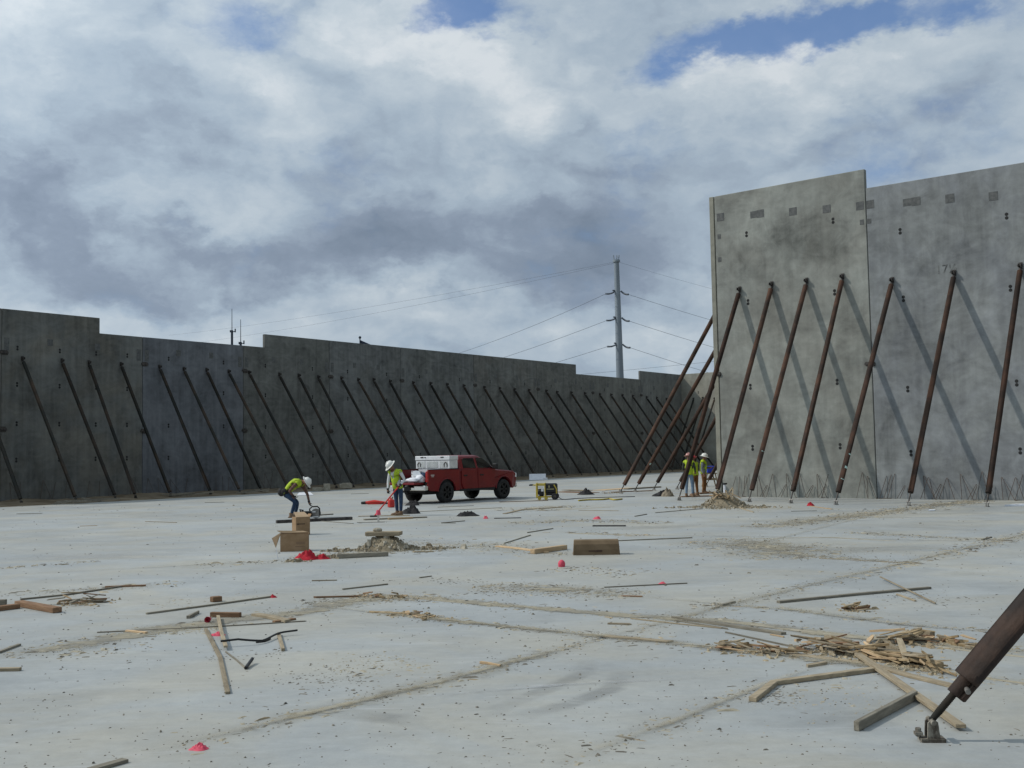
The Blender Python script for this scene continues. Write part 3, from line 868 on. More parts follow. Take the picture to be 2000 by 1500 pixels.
# the far end wall's braces
for i, (x, y) in enumerate([(1355, 778.6), (1373, 777), (1396, 778)]):
    n_ = Vector((NR.x, NR.y, 0))
    p = wp(x, y, CR, NR)
    f = Vector((p.x, p.y, 0)) - NR * 4.6
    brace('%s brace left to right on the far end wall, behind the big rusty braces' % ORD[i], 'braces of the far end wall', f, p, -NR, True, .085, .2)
RB = [(1445, 565, 1327, 977.5), (1508, 555, 1397, 978.5), (1576, 548, 1464, 980.5), (1646, 540, 1545, 983), (1743, 547, 1633, 986), (1864, 533, 1775, 988), (1993.5, 519, 1928, 990)]
RBL = ['rusty brace at the left end of the sunlit wall, foot in front of three men', 'second brace of the sunlit wall, crossing the pale panel edge by the rubble heap',
       'third brace from left on the sunlit wall, blackish lower end', 'fourth brace from left, leaning on the tallest sunlit panel beside its joint',
       'rusty brace with pale painted bands near its foot', 'rusty brace whose top reaches the crayon numerals', 'rightmost full brace of the sunlit wall, touching the photo edge at its top']
for i, (x, y, fx, fy) in enumerate(RB):
    p = wp(x, y, R0, NR)
    f = gp(fx, fy)
    brace(RBL[i], 'braces of the sunlit wall', f, p, -NR, False, .092, .34, [(.085, .092), (.13, .15), (.19, .205)] if i == 4 else ([(.20, .206)] if i == 2 else ()))
# braces of the return wall, feet on the slab left of it
OB = [(1213, 964, 1357, 690), (1241, 961, 1395, 690), (1278, 958, 1398, 748), (1323, 956, 1400, 818), (1380, 951, 1403, 908)]
OBL = ['leftmost leaning rusty brace between generator and men, rising past the pale panel edge', 'rusty brace with a bright scraped band low on its pipe', 'dark rusty brace third from left in the leaning cluster',
       'rusty brace behind the three men, its foot beside theirs', 'short visible rusty brace right of the blue cooler']
for i, (fx, fy, qx, qy) in enumerate(OB):
    f = gp(fx, fy)
    n_ = Vector((-DR.y, DR.x, 0))
    q = wp(qx, qy, f, n_)
    run = (q - f).dot(DR)
    D_ = (RC - DR * TH - f).dot(DR)
    p = f + DR * D_ + Vector((0, 0, (q.z - f.z) / run * D_))
    if p.z > zr - .3:
        p = f + (p - f) * ((zr - .3) / p.z)
    brace(OBL[i], 'braces of the return wall', f, p, -DR, False, .092, .34, [(.135, .15)] if i == 1 else ())
# the near braces at the right edge
bd = Vector((1, -.10, 0)).normalized()
a50 = R(50)
nf = gp(1820, 1447)
brace('near thick rusty brace with its foot shoe bolted to the slab in the foreground', 'near braces at the right', nf, nf + bd * 3.7 + Vector((0, 0, 3.7 * math.tan(a50))), -bd, False, .088, .36, (), True, True)
nf2 = Vector((nf.x - .36, nf.y - 1.85, 0))
brace('rusty brace cut off in the bottom right corner', 'near braces at the right', nf2, nf2 + bd * 3.7 + Vector((0, 0, 3.7 * math.tan(a50))), -bd, False, .088, .36, (), True, True)
# ---------------------------------------------------------------- pole, wires, masts behind the shaded wall
PY = 250.0
pt = at_depth(1204, 512, PY); pb_ = at_depth(1211, 738, PY)
ax = (pt - pb_) / (pt.z - pb_.z)
base = pb_ - ax * (pb_.z + .16)
t = thing('power_pole', 'tall grey steel transmission pole rising behind the low part of the wall', 'power pole', base)
b = MB()
hh = pt.z + .16
b.tube([ax * 0, ax * hh * .5, ax * hh], [1.05, .84, .60], 12)
b.build('shaft', M['pole'], t)
b = MB()
b.tube([ax * hh, ax * (hh + .5)], [.85, .85], 12)
for q in (-.5, .1, .5):
    b.tube([ax * (hh + .4) + Vector((q, 0, 0)), ax * (hh + 1.6) + Vector((q * 1.3, 0, 0))], [.08, .12], 6)
b.build('cap', M['pole'], t)
INS = []
for (yl, yr) in ((568, 569), (620, 621), (671, 673)):
    for sgn, yy in ((-1, yl), (1, yr)):
        c = at_depth(1206.5 + (yy - 512) * .031 + sgn * 5, yy, PY) - base
        e = at_depth(1206.5 + (yy - 512) * .031 + sgn * (25 if sgn < 0 else 19), yy + 6, PY - 1.5) - base
        b = MB()
        pts = [c + (e - c) * (k / 16) + Vector((0, 0, -.25 * math.sin(math.pi * k / 16))) for k in range(17)]
        b.tube(pts, [.10 if k % 2 else .24 for k in range(17)], 8)
        if sgn < 0:
            b.tube([c, c + (e - c) * .35 + Vector((0, 0, .35))], [.30, .14], 8)
        b.build('insulator_string', M['wire'], t)
        INS.append((sgn, e + base))
WL = ['lower', 'middle', 'upper']
def wire(label, a, b_, sag, r=.035):
    mb = MB()
    a = Vector(a); b_ = Vector(b_)
    mb.tube([(b_ - a) * (k / 24) + Vector((0, 0, -4 * sag * (k / 24) * (1 - k / 24))) for k in range(25)], r, 5, cap=False)
    o = mb.build('power_wire', M['wire'], None, a)
    return tag(o, label, 'power wire', 'wires strung from the transmission pole')
LT = [at_depth(560, 740, 480), at_depth(500, 770, 480), at_depth(420, 800, 480)]
RT = [at_depth(1700, 700, 330), at_depth(1700, 752, 330), at_depth(1700, 806, 330)]
li = ri = 0
names = ['highest', 'middle', 'lowest']
for sgn, e in INS:
    if sgn < 0:
        wire('%s of the three thick wires running left from the pole' % names[li], e, LT[li], 7.0, .045); li += 1
    else:
        wire('%s of the three thick wires running right from the pole' % names[ri], e, RT[ri], 1.2, .04); ri += 1
tp = at_depth(1200, 512, PY); tq = at_depth(1209, 512, PY)
wire('upper of the two faint top wires running left from the pole head', tp, at_depth(330, 655, 480), 1.5, .026)
wire('lower of the two faint top wires running left from the pole head', tp + Vector((0, .3, -.2)), at_depth(330, 676, 480), 1.8, .026)
wire('faint top wire running right from the pole head', tq, at_depth(1700, 632, 330), 1.2, .022)
wire('faint distant wire crossing low behind the pole above the raised corner panel', at_depth(1010, 742, 420), at_depth(1560, 688, 420), .4, .045)
for i, (x, ty, by, cy, lab) in enumerate([(453, 603, 676, 645, 'taller of two slim dark antenna masts standing behind the shaded wall'), (470, 624, 678, 668, 'shorter of two slim dark antenna masts standing behind the shaded wall')]):
    Y = 120.0
    top = at_depth(x, ty, Y); br = at_depth(x, cy, Y)
    bs = Vector((top.x, top.y, -.16))
    t = thing('antenna_mast', lab, 'antenna', bs, 0, 'antennas behind the shaded wall')
    b = MB(); b.tube([(0, 0, 0), (0, 0, br.z + .16)], [.16, .13], 8); b.build('mast', M['dark_pole'], t)
    b = MB(); b.tube([(0, 0, br.z + .1), (0, 0, top.z + .16)], [.05, .03], 6); b.build('whip', M['dark_pole'], t)
    b = MB(); b.tube([(-.2, 0, br.z), (.35, 0, br.z)], .05, 6); b.box((.36, 0, br.z + .12), (.12, .1, .4)); b.box((-.18, 0, br.z + .05), (.1, .1, .25)); b.build('bracket', M['dark_pole'], t)
Y = 100.0
top = at_depth(703, 660, Y)
t = thing('flag_pole', 'small dark flag drooping from a pole just above the shaded wall', 'flag', (top.x, top.y, -.16))
b = MB(); b.tube([(0, 0, 0), (0, 0, top.z + .16)], [.06, .05], 8); b.ell((0, 0, top.z + .2), (.13, .13, .13)); b.build('pole', M['dark_pole'], t)
b = MB()
vs = []; fs = []
for i in range(9):
    for j in range(5):
        vs.append((i * .15, .10 * math.sin(i * 1.1), top.z - .02 - j * .28 * (1 - .02 * i) - i * .07))
for i in range(8):
    for j in range(4):
        fs.append((i * 5 + j, (i + 1) * 5 + j, (i + 1) * 5 + j + 1, i * 5 + j + 1))
b.add(vs, fs, 0, True)
fl = b.build('flag_cloth', mat('dark_flag', (.02, .028, .05), .8), t)
md = fl.modifiers.new('solid', 'SOLIDIFY'); md.thickness = .01
# bare twigs of a tree beyond the wall
def bare_tree(label, x, ty, Y, seed, n=26):
    q = random.Random(seed)
    top = at_depth(x, ty, Y)
    H = top.z + .16
    t = thing('bare_tree', label, 'tree', (top.x, top.y, -.16), 0, 'bare trees beyond the shaded wall')
    b = MB(); b.tube([(0, 0, 0), (.1, 0, H * .4), (.05, 0, H * .72)], [.16, .12, .06], 8); b.build('trunk', M['rebar'], t)
    b = MB()
    for k in range(n):
        z = H * q.uniform(.35, .7); a = q.uniform(0, 6.28); l = q.uniform(.25, .5) * H * .6
        p0 = Vector((.08, 0, z)); d = Vector((math.cos(a) * .55, math.sin(a) * .55, .9))
        p1 = p0 + d * l * .5; p2 = p0 + d * l * .8 + Vector((q.uniform(-.2, .2), 0, .15))
        p2.z = min(p2.z, H); p1.z = min(p1.z, H - .1)
        b.tube([p0, p1, p2], [.05, .035, .02], 5)
        for w in range(4):
            f = q.uniform(.3, 1)
            s0 = p1 + (p2 - p1) * f
            b.tube([s0, s0 + Vector((q.uniform(-.5, .5), q.uniform(-.5, .5), q.uniform(.1, .5)))], [.022, .014], 4)
    b.build('crown', M['rebar'], t)
bare_tree('bare twiggy tree top showing above the low coping at left', 285, 643, 80, 3)
bare_tree('smaller bare twigs showing above the low coping beside the taller bare tree', 330, 650, 82, 5, 18)

# ---------------------------------------------------------------- lumber on the slab
def board(label, pts, w, h, m='wood', cat='board', name='lumber_board', grp='loose boards lying on the slab', z=0.0, seed=0, taper=0.0, tiltup=None, rag=0.0):
    """board lying along photograph points; several points make a broken or bent one"""
    q = random.Random(hash(label) % 9999 if False else sum(map(ord, label)))
    if name == 'lumber_board' and h <= .05:
        h *= .72; w *= .78
    P = [gp(*p) for p in pts]
    c = (P[0] + P[-1]) / 2
    vs = []; fs = []
    n = len(P)
    for i, p in enumerate(P):
        d = hdir(P[min(i + 1, n - 1)] - P[max(i - 1, 0)])
        s = Vector((-d.y, d.x, 0))
        ww = w * (1 - taper * i / (n - 1)) * .5
        zz = z + (tiltup[i] if tiltup else 0)
        e = d * (q.uniform(-rag, rag)) if i in (0, n - 1) else Vector()
        e2 = d * (q.uniform(-rag, rag)) if i in (0, n - 1) else Vector()
        for (sx, sz, ee) in ((-1, 0, e), (1, 0, e2), (1, 1, e2), (-1, 1, e)):
            v = p - c + s * ww * sx + ee
            vs.append((v.x, v.y, zz + h * sz + .001))
    for i in range(n - 1):
        for k in range(4):
            fs.append((i * 4 + k, i * 4 + (k + 1) % 4, (i + 1) * 4 + (k + 1) % 4, (i + 1) * 4 + k))
    fs += [(3, 2, 1, 0), tuple(range(4 * n - 4, 4 * n))]
    # rotate into a local frame along the board so the grain follows it
    a = math.atan2(P[-1].y - P[0].y, P[-1].x - P[0].x)
    rm = Matrix.Rotation(-a, 4, 'Z')
    b = MB(); b.add([rm @ Vector(v) for v in vs], fs)
    o = b.build(name, M[m], None, (c.x, c.y, 0), a, bevel=min(w, h) * .09)
    return tag(o, label, cat, grp)

board('long grey board lying crossed by a thin stick, right middle of the slab', [(1520, 1178), (1670, 1163), (1816, 1150)], .085, .04, 'wood_grey')
board('thin stick crossing over the long grey board at right', [(1719, 1133), (1827, 1181)], .025, .02, 'wood', z=.041, tiltup=[0, -.03])
board('short pale stick beside the crossed grey board', [(1752, 1162), (1788, 1175)], .035, .025, 'wood')
board('dark edged board lying left of the splintered pile', [(1317, 1208), (1531, 1240)], .075, .038, 'wood_grey', rag=.03)
board('second slat of the bundle left of the splintered pile', [(1318, 1213), (1420, 1229)], .03, .02, 'wood_grey', rag=.03)
board('thin dark lath below the bundle of boards', [(1232, 1209), (1320, 1219), (1410, 1228)], .022, .018, 'wood')
board('short pale splinter lying at the end of the dark edged board', [(1505, 1240), (1531, 1245)], .035, .015, 'wood_new', rag=.02)
board('thin dark lath pointing into the splintered pile', [(1417, 1236), (1565, 1268)], .02, .02, 'wood_grey')
board('flat wide board running left out of the splintered pile', [(1540, 1277), (1680, 1295)], .12, .012, 'wood', rag=.05)
board('long narrow plank slanting from the splintered pile towards the near brace foot', [(1676, 1285), (1760, 1345), (1878, 1429)], .085, .038, 'wood', z=.02, rag=.02)
board('plank standing on edge below the long slanting plank', [(1673, 1428), (1788, 1366)], .04, .066, 'wood_grey')
board('bent broken board arching left of the slanting plank', [(1470, 1371), (1512, 1338), (1600, 1326), (1705, 1312)], .085, .05, 'wood', rag=.03)
board('plank crossing the slanting plank and passing behind the near brace', [(1700, 1300), (1780, 1323), (1885, 1348)], .10, .03, 'wood', z=.0, rag=.03)
board('board lying along the top of the splintered pile', [(1602, 1262), (1700, 1280), (1820, 1296)], .09, .035, 'wood', z=.05, rag=.03)
board('short thick block on the upper left of the splintered pile', [(1616, 1258), (1662, 1270)], .07, .07, 'wood', rag=.02, z=.02)
board('crooked pale board at the right end of the splintered pile', [(1720, 1283), (1790, 1295), (1838, 1309)], .11, .06, 'splinter', rag=.05)
board('folded upright piece of wood in the splintered pile', [(1695, 1275), (1728, 1266), (1758, 1283)], .03, .07, 'wood')
board('flat grey board under the upper small wood heap at right', [(1735, 1258), (1830, 1254)], .10, .03, 'wood_grey', rag=.04)
board('thick short board on the upper small wood heap', [(1782, 1245), (1822, 1251)], .09, .07, 'wood', z=.02, rag=.02)
board('long ragged tan board right of the upper small heap, running behind the near brace', [(1842, 1250), (1868, 1261), (1925, 1270)], .10, .04, 'splinter', rag=.05)
board('small wood offcut lying by itself above the bent broken board', [(1576, 1303), (1612, 1297)], .07, .03, 'wood', rag=.02)
board('small offcut on the joint above the bundle of boards', [(1408, 1184), (1434, 1177)], .06, .03, 'wood_grey')
board('tiny dark offcut beside the offcut on the joint', [(1392, 1189), (1405, 1186)], .04, .02, 'wood_grey')
board('tan board lying flat below the middle of the slab, right of centre', [(1183, 1244), (1310, 1255)], .11, .022, 'wood', rag=.02)
board('short pale board above the tan flat board', [(1190, 1219), (1232, 1220)], .06, .02, 'wood', rag=.02)
board('broken brownish slat beside the gravel patch in the middle', [(1215, 1165), (1255, 1166)], .06, .02, 'wood_brown', rag=.03)
board('thin straight lath with a pink scrap on it', [(1180, 1148), (1342, 1140)], .03, .02, 'wood_grey')
board('fresh orange board of the bent pair near centre, longer flat one', [(972, 1068), (1010, 1072), (1068, 1080)], .15, .035, 'wood_new', rag=.03)
board('fresh orange board of the bent pair near centre, raised right one', [(1040, 1082), (1104, 1073)], .12, .09, 'wood_new', rag=.01)
board('dark lath pointing up from the fresh orange boards', [(985, 1062), (1036, 1046)], .03, .03, 'wood_grey')
board('dark lath further back than the fresh orange boards', [(1030, 1041), (1080, 1033)], .03, .03, 'wood_grey')
board('thin dark lath stretching right from the cardboard carton', [(1205, 1057), (1352, 1051)], .035, .03, 'wood_grey')
board('flat mesh-like metal grating lying behind the carton', [(1158, 1028), (1222, 1028)], .12, .03, 'dark_steel', name='metal_grating', cat='grating', grp='scrap metal on the slab')
board('short dark stick left of the rubble heap by the sunlit wall', [(1240, 1009), (1263, 1005)], .05, .03, 'wood_grey')
board('long thin stick running from the rubble heap by the sunlit wall', [(1280, 1002), (1372, 994)], .04, .025, 'wood_grey')
board('stick on the right slope of the rubble heap by the sunlit wall', [(1443, 992), (1472, 1001)], .05, .03, 'wood')
board('thin plank with a red scrap at its end near the sunlit wall', [(1582, 989), (1625, 995)], .06, .03, 'wood_new')
board('dark thin plank on the slab below the tallest sunlit panel', [(1440, 989), (1505, 990)], .08, .03, 'wood_grey')
board('dark thin plank on the slab right of the rubble heap', [(1545, 999), (1595, 998)], .05, .02, 'wood_grey')
board('pale thin lath along a tan streak right of centre', [(1600, 1091), (1795, 1101)], .025, .012, 'wood')
board('brown stick by itself at the far right of the slab', [(1918, 1055), (1936, 1050)], .05, .03, 'wood_grey')
board('short golden stick with a knot, lower centre', [(938, 1296), (955, 1298), (977, 1303)], .035, .03, 'wood_new', taper=.4)
board('yellowish crumbling board lying left of centre', [(722, 1196), (800, 1200), (846, 1207)], .09, .02, 'splinter', rag=.03)
board('dark straight lath above the long gravel trail', [(669, 1152), (757, 1142)], .04, .025, 'wood_grey')
board('thin pale lath left of the dark straight lath', [(609, 1135), (658, 1134)], .035, .02, 'wood')
board('broken dark board lying along the gravel trail left of centre', [(615, 1168), (698, 1166)], .05, .03, 'wood_brown', rag=.03)
board('small dark sliver of wood under the rubble mound', [(820, 1129), (843, 1126)], .04, .02, 'wood_grey', taper=.5)
board('long dark lath running toward the red scrap at left', [(286, 1200), (400, 1185), (535, 1166)], .05, .03, 'wood_grey')
board('long curved dark lath behind the left lumber pieces', [(40, 1172), (130, 1163), (255, 1144)], .06, .03, 'wood_grey')
board('second brown slat lying over the far end of the curved dark lath', [(205, 1148), (285, 1145)], .05, .035, 'wood_brown')
board('pale brown board with a dark end grain at the far left', [(36, 1183), (112, 1197)], .12, .07, 'wood_brown', rag=.01)
board('dark stub of timber at the left photo edge, upper one', [(-15, 1182), (12, 1181)], .09, .07, 'wood_grey')
board('brown timber piece at the left photo edge beside the pale brown board', [(-20, 1195), (36, 1188)], .11, .06, 'wood_brown')
board('grey stick at the left photo edge over the gravel trail', [(-5, 1277), (38, 1261)], .05, .03, 'wood_grey')
board('pale board end at the left photo edge, lowest one', [(-25, 1311), (40, 1310)], .07, .04, 'wood')
board('dark board end on the slab at the bottom edge of the photo', [(175, 1508), (245, 1488)], .085, .03, 'wood_grey')
board('brown board behind the red cup', [(412, 1205), (470, 1206)], .06, .06, 'wood_brown')
board('pale board with splintered end right of the brown board', [(500, 1203), (530, 1208), (562, 1216)], .13, .045, 'wood', rag=.03)
board('dark broken slat under the splintered end of the pale board', [(538, 1216), (578, 1210)], .08, .03, 'wood_brown', rag=.04)
board('long thin grey lath across the gravel trail at left', [(190, 1236), (400, 1226), (596, 1214)], .035, .015, 'wood_grey')
board('yellow pale board lying on the gravel trail at left', [(247, 1234), (286, 1238)], .05, .03, 'wood_new')
board('long bent stick pointing to the viewer, lower left', [(402, 1231), (430, 1286), (445, 1356)], .05, .03, 'wood', z=.0)
board('thin upright-looking stick right of the long bent stick', [(426, 1210), (432, 1240), (441, 1271)], .05, .03, 'wood', z=.03)
board('short rough stick under the black cable end', [(544, 1240), (553, 1272)], .045, .04, 'wood')
board('thin dark rod leading to the black rubber piece', [(441, 1274), (462, 1290), (480, 1306)], .02, .015, 'wood_grey')
board('small wood block standing alone above the long dark lath', [(413, 1176), (431, 1174)], .10, .07, 'wood_brown')
board('jagged dark piece of bark left of the red cup', [(366, 1209), (388, 1198)], .06, .05, 'wood_grey', rag=.04, taper=.5)
board('dark strip lying on the far slab at left, by itself', [(33, 1004), (82, 1003)], .12, .02, 'wood_grey')
board('thin tan lath on the far left slab', [(156, 1028), (190, 1027)], .05, .02, 'wood_new')
board('thin tan lath between the far left strips and the boxes', [(284, 1019), (345, 1021)], .05, .02, 'wood')
board('dark flat strip on the far slab before the shaded wall', [(400, 982), (438, 981)], .12, .02, 'wood_grey')
board('thin dark strip on the far slab left of the man with the tool', [(686, 965), (720, 964)], .10, .02, 'wood_grey')
board('weathered concrete-stained timber lying in front of the rubble mound', [(657, 1091), (757, 1086)], .10, .085, 'wood_grey', rag=.01)
board('tan plank fragment at the right foot of the rubble mound', [(808, 1079), (846, 1078)], .10, .03, 'wood', rag=.03)
board('dark thin lath of a pair on the slab right of the mound', [(862, 1022), (908, 1018)], .03, .03, 'wood_grey')
board('shorter dark lath touching the dark thin lath right of the mound', [(864, 1022), (890, 1022)], .03, .02, 'wood_grey')
board('long tan board lying left of the generator cart', [(985, 1004), (1020, 996), (1098, 991)], .16, .03, 'wood', rag=.05)
board('dark brown board on the slab in front of the generator wheels', [(975, 981), (1070, 978)], .10, .03, 'wood_brown')
board('long thin lath in front of the truck shadow', [(855, 991), (925, 988)], .05, .02, 'wood_grey')
board('long thin lath from the man toward the generator', [(790, 1001), (980, 992)], .05, .02, 'wood')
board('thin tan lath on the slab below the yellow strap', [(1130, 997), (1208, 998)], .05, .02, 'wood')
board('black crusted board lying near the small black heap, right of the truck', [(965, 1013), (1018, 1012)], .10, .03, 'dark_steel')
# boards the man with the tool stands on, and the pile the bending man works on
board('long dark plank lying by the bending man, sticking out left of the boxes', [(540, 1022), (687, 1015)], .16, .09, 'dark_steel')
board('thin dark plank over the pile in front of the bending man', [(606, 1014), (650, 1011)], .10, .05, 'wood_grey', z=.091)
board('thin lath lying right of the dark plank pile', [(625, 1018), (690, 1023)], .05, .02, 'wood_grey')
board('grey plank under the feet of the man with the red tool', [(711, 1016), (833, 1011)], .20, .05, 'wood_grey')
board('tan plank behind the grey plank, by the feet of the man with red tool', [(700, 1009), (800, 1007)], .22, .03, 'wood')
board('yellow level-like board in front of the feet of the man with the red tool', [(758, 1015), (806, 1013)], .07, .055, 'wood_new', z=.0)
board('thin grey rod on the slab in front of the pink topped stake', [(697, 1021), (752, 1020)], .03, .02, 'wood_grey')
# plywood and boards by the men
board('dark edged plywood sheet left of the black heap by the generator', [(1095, 961), (1160, 963)], .9, .03, 'wood_brown', rag=.1)
board('second plywood sheet on top of the dark edged one', [(1103, 958.5), (1150, 959.5)], .7, .035, 'wood', z=.031, rag=.1)
board('tan plywood sheet lying under the feet of the leaning braces', [(1168, 958), (1236, 953.5)], 1.0, .03, 'wood_new', rag=.1)
board('long plank lying between the leaning brace feet', [(1195, 962), (1273, 959)], .22, .05, 'wood_brown')
board('dark scrap timber behind the leaning brace feet', [(1225, 956), (1290, 952)], .25, .06, 'wood_grey', rag=.15)
board('dark plank the three men stand beside, longer one', [(1330, 971), (1402, 969)], .3, .05, 'wood_brown')
board('brown plank behind the boots of the man in the white hat', [(1362, 965), (1400, 963)], .3, .06, 'wood_brown')

# ---------------------------------------------------------------- heaps of chips, crumbs
def scatter(name, n, pick, size, m, flat=.45, seed=1, long_=1.6, parent=None, org=Vector((0, 0, 0))):
    q = random.Random(seed)
    b = MB()
    for _ in range(n):
        p, k = pick(q)
        s = q.uniform(*size) * k
        if q.random() < .08:
            s *= 1.8
        a = q.uniform(0, 6.28); ca, sa = math.cos(a), math.sin(a)
        lx, ly, lz = s * q.uniform(.7, long_), s * q.uniform(.5, 1), s * flat * q.uniform(.5, 1.2)
        vs = []
        for (x, y, z) in ((-1, -.7, 0), (.8, -1, 0), (1, .8, 0), (-.8, 1, 0), (-.5, -.4, 1), (.6, -.3, .8), (.3, .5, 1.1)):
            x = x * lx * .5 * q.uniform(.7, 1.2); y = y * ly * .5 * q.uniform(.7, 1.2)
            vs.append((p.x + x * ca - y * sa, p.y + x * sa + y * ca, p.z + z * lz))
        b.add(vs, [(0, 1, 5, 4), (1, 2, 6, 5), (2, 3, 6), (3, 0, 4, 6), (4, 5, 6)])
    return b.build(name, M[m], parent, kind='stuff')
lines = []
for pl, wd, k in DUST:
    P = [gp(*p) for p in pl]
    for a, c in zip(P[:-1], P[1:]):
        lines.append((a, c, wd, k * (c - a).length * (wd + .15) / max(1.0, ((a + c) / 2).y * .05)))
tot = sum(l[3] for l in lines)
def on_lines(q):
    r = q.uniform(0, tot)
    for a, c, wd, k in lines:
        r -= k
        if r <= 0:
            break
    d = hdir(c - a); s = Vector((-d.y, d.x, 0))
    p = a + (c - a) * q.random() + s * q.gauss(0, wd * .75)
    p.z = 0
    return p, .3 + p.y / 30
def anywhere(q):
    # as many per patch of picture: denser near the viewer
    x = q.uniform(-40, 2040); y = 985 + 540 * q.random() ** 1.1
    p = gp(x, y); p.z = 0
    if noise.noise(Vector((p.x * .45, p.y * .22, 3))) < q.uniform(-.5, .35):
        x = q.uniform(-40, 2040); y = 985 + 540 * q.random(); p = gp(x, y); p.z = 0
    return p, .3 + p.y / 30
def seg_pick(poly, wd):
    P = [gp(*p) for p in poly]
    def f(q):
        i = q.randrange(len(P) - 1)
        p = P[i] + (P[i + 1] - P[i]) * q.random()
        d = hdir(P[i + 1] - P[i]); s = Vector((-d.y, d.x, 0))
        p = p + s * q.gauss(0, wd); p.z = 0
        return p, .3 + p.y / 30
    return f
scatter('dark_crumb_litter', 2000, anywhere, (.008, .032), 'crumb', .4, 11)
scatter('thin_sliver_litter', 420, anywhere, (.010, .030), 'crumb', .2, 12, 4.5)
scatter('gravel_trail', 4200, on_lines, (.008, .034), 'crumb', .35, 13)
scatter('mortar_chip_trail', 2600, on_lines, (.02, .10), 'dust', .10, 14, 2.2)
scatter('grey_flake_trail', 1500, on_lines, (.02, .09), 'crumb', .09, 24, 2.6)
scatter('pale_chip_litter', 380, on_lines, (.012, .04), 'stone', .4, 15)
scatter('wood_chip_litter', 700, on_lines, (.012, .04), 'chip', .25, 16, 4.0)
for i, (poly, wd, n) in enumerate([([(640, 1310), (820, 1292)], .35, 240), ([(560, 1340), (700, 1318)], .3, 160), ([(400, 1285), (560, 1275)], .12, 60), ([(300, 1180), (520, 1170)], .3, 90),
                                   ([(930, 1152), (1240, 1160)], .35, 420), ([(850, 1140), (900, 1130)], .5, 120), ([(1580, 1345), (1760, 1400)], .3, 160), ([(1480, 1375), (1540, 1345)], .12, 120),
                                   ([(1720, 1160), (1900, 1180)], .4, 120), ([(230, 1240), (430, 1225)], .16, 500), ([(600, 1180), (760, 1164)], .22, 500)]):
    scatter('gravel_patch', n, seg_pick(poly, wd), (.008, .045), 'crumb' if i % 3 else 'dust', .15, 40 + i)
# narrow strips of hardened mortar where forms have stood
def strip(poly, w, seed):
    q = random.Random(seed)
    P = [gp(*p) for p in poly]
    pts = []
    for a, c in zip(P[:-1], P[1:]):
        n = max(2, int((c - a).length / .18))
        pts += [a + (c - a) * (i / n) for i in range(n)]
    pts.append(P[-1])
    vs = []; fs = []
    for i, p in enumerate(pts):
        d = hdir(pts[min(i + 1, len(pts) - 1)] - pts[max(i - 1, 0)]); s = Vector((-d.y, d.x, 0))
        e = min(i, len(pts) - 1 - i)
        k = min(1, .3 + e * .2)
        l = w * k * (1 + .55 * noise.noise(Vector((i * .21, seed, 0)))) * .5; r = w * k * (1 + .55 * noise.noise(Vector((i * .21, seed, 9)))) * .5
        hgt = .006 + .006 * abs(noise.noise(Vector((i * .5, seed, 5))))
        for v, z in ((p - s * l, .0015), (p - s * l * .7, hgt), (p + s * r * .7, hgt), (p + s * r, .0015)):
            vs.append((v.x, v.y, z))
    for i in range(len(pts) - 1):
        if noise.noise(Vector((i * .09, seed * 1.7, 2))) < -.32:
            continue
        for k in range(3):
            fs.append((i * 4 + k, (i + 1) * 4 + k, (i + 1) * 4 + k + 1, i * 4 + k + 1))
    b = MB(); b.add(vs, fs)
    b.build('mortar_strip', M['dust'], None, kind='stuff')
strip([(800, 1166), (900, 1176), (1000, 1185), (1110, 1193), (1205, 1202)], .17, 1)
strip([(1470, 1222), (1600, 1237), (1760, 1254)], .13, 2)
strip([(1400, 1213), (1520, 1227), (1660, 1243)], .06, 3)
strip([(725, 1196), (900, 1214), (1010, 1226)], .06, 4)
strip([(1560, 1086), (1800, 1101)], .10, 5)
strip([(1060, 1040), (1180, 1044), (1290, 1046)], .14, 6)
strip([(1820, 1262), (1900, 1272), (2040, 1288)], .12, 7)
strip([(1830, 1312), (1930, 1326), (2050, 1342)], .10, 8)
strip([(1450, 1052), (1620, 1050), (1750, 1057)], .10, 9)
strip([(1000, 1002), (1110, 995), (1200, 990)], .2, 10)

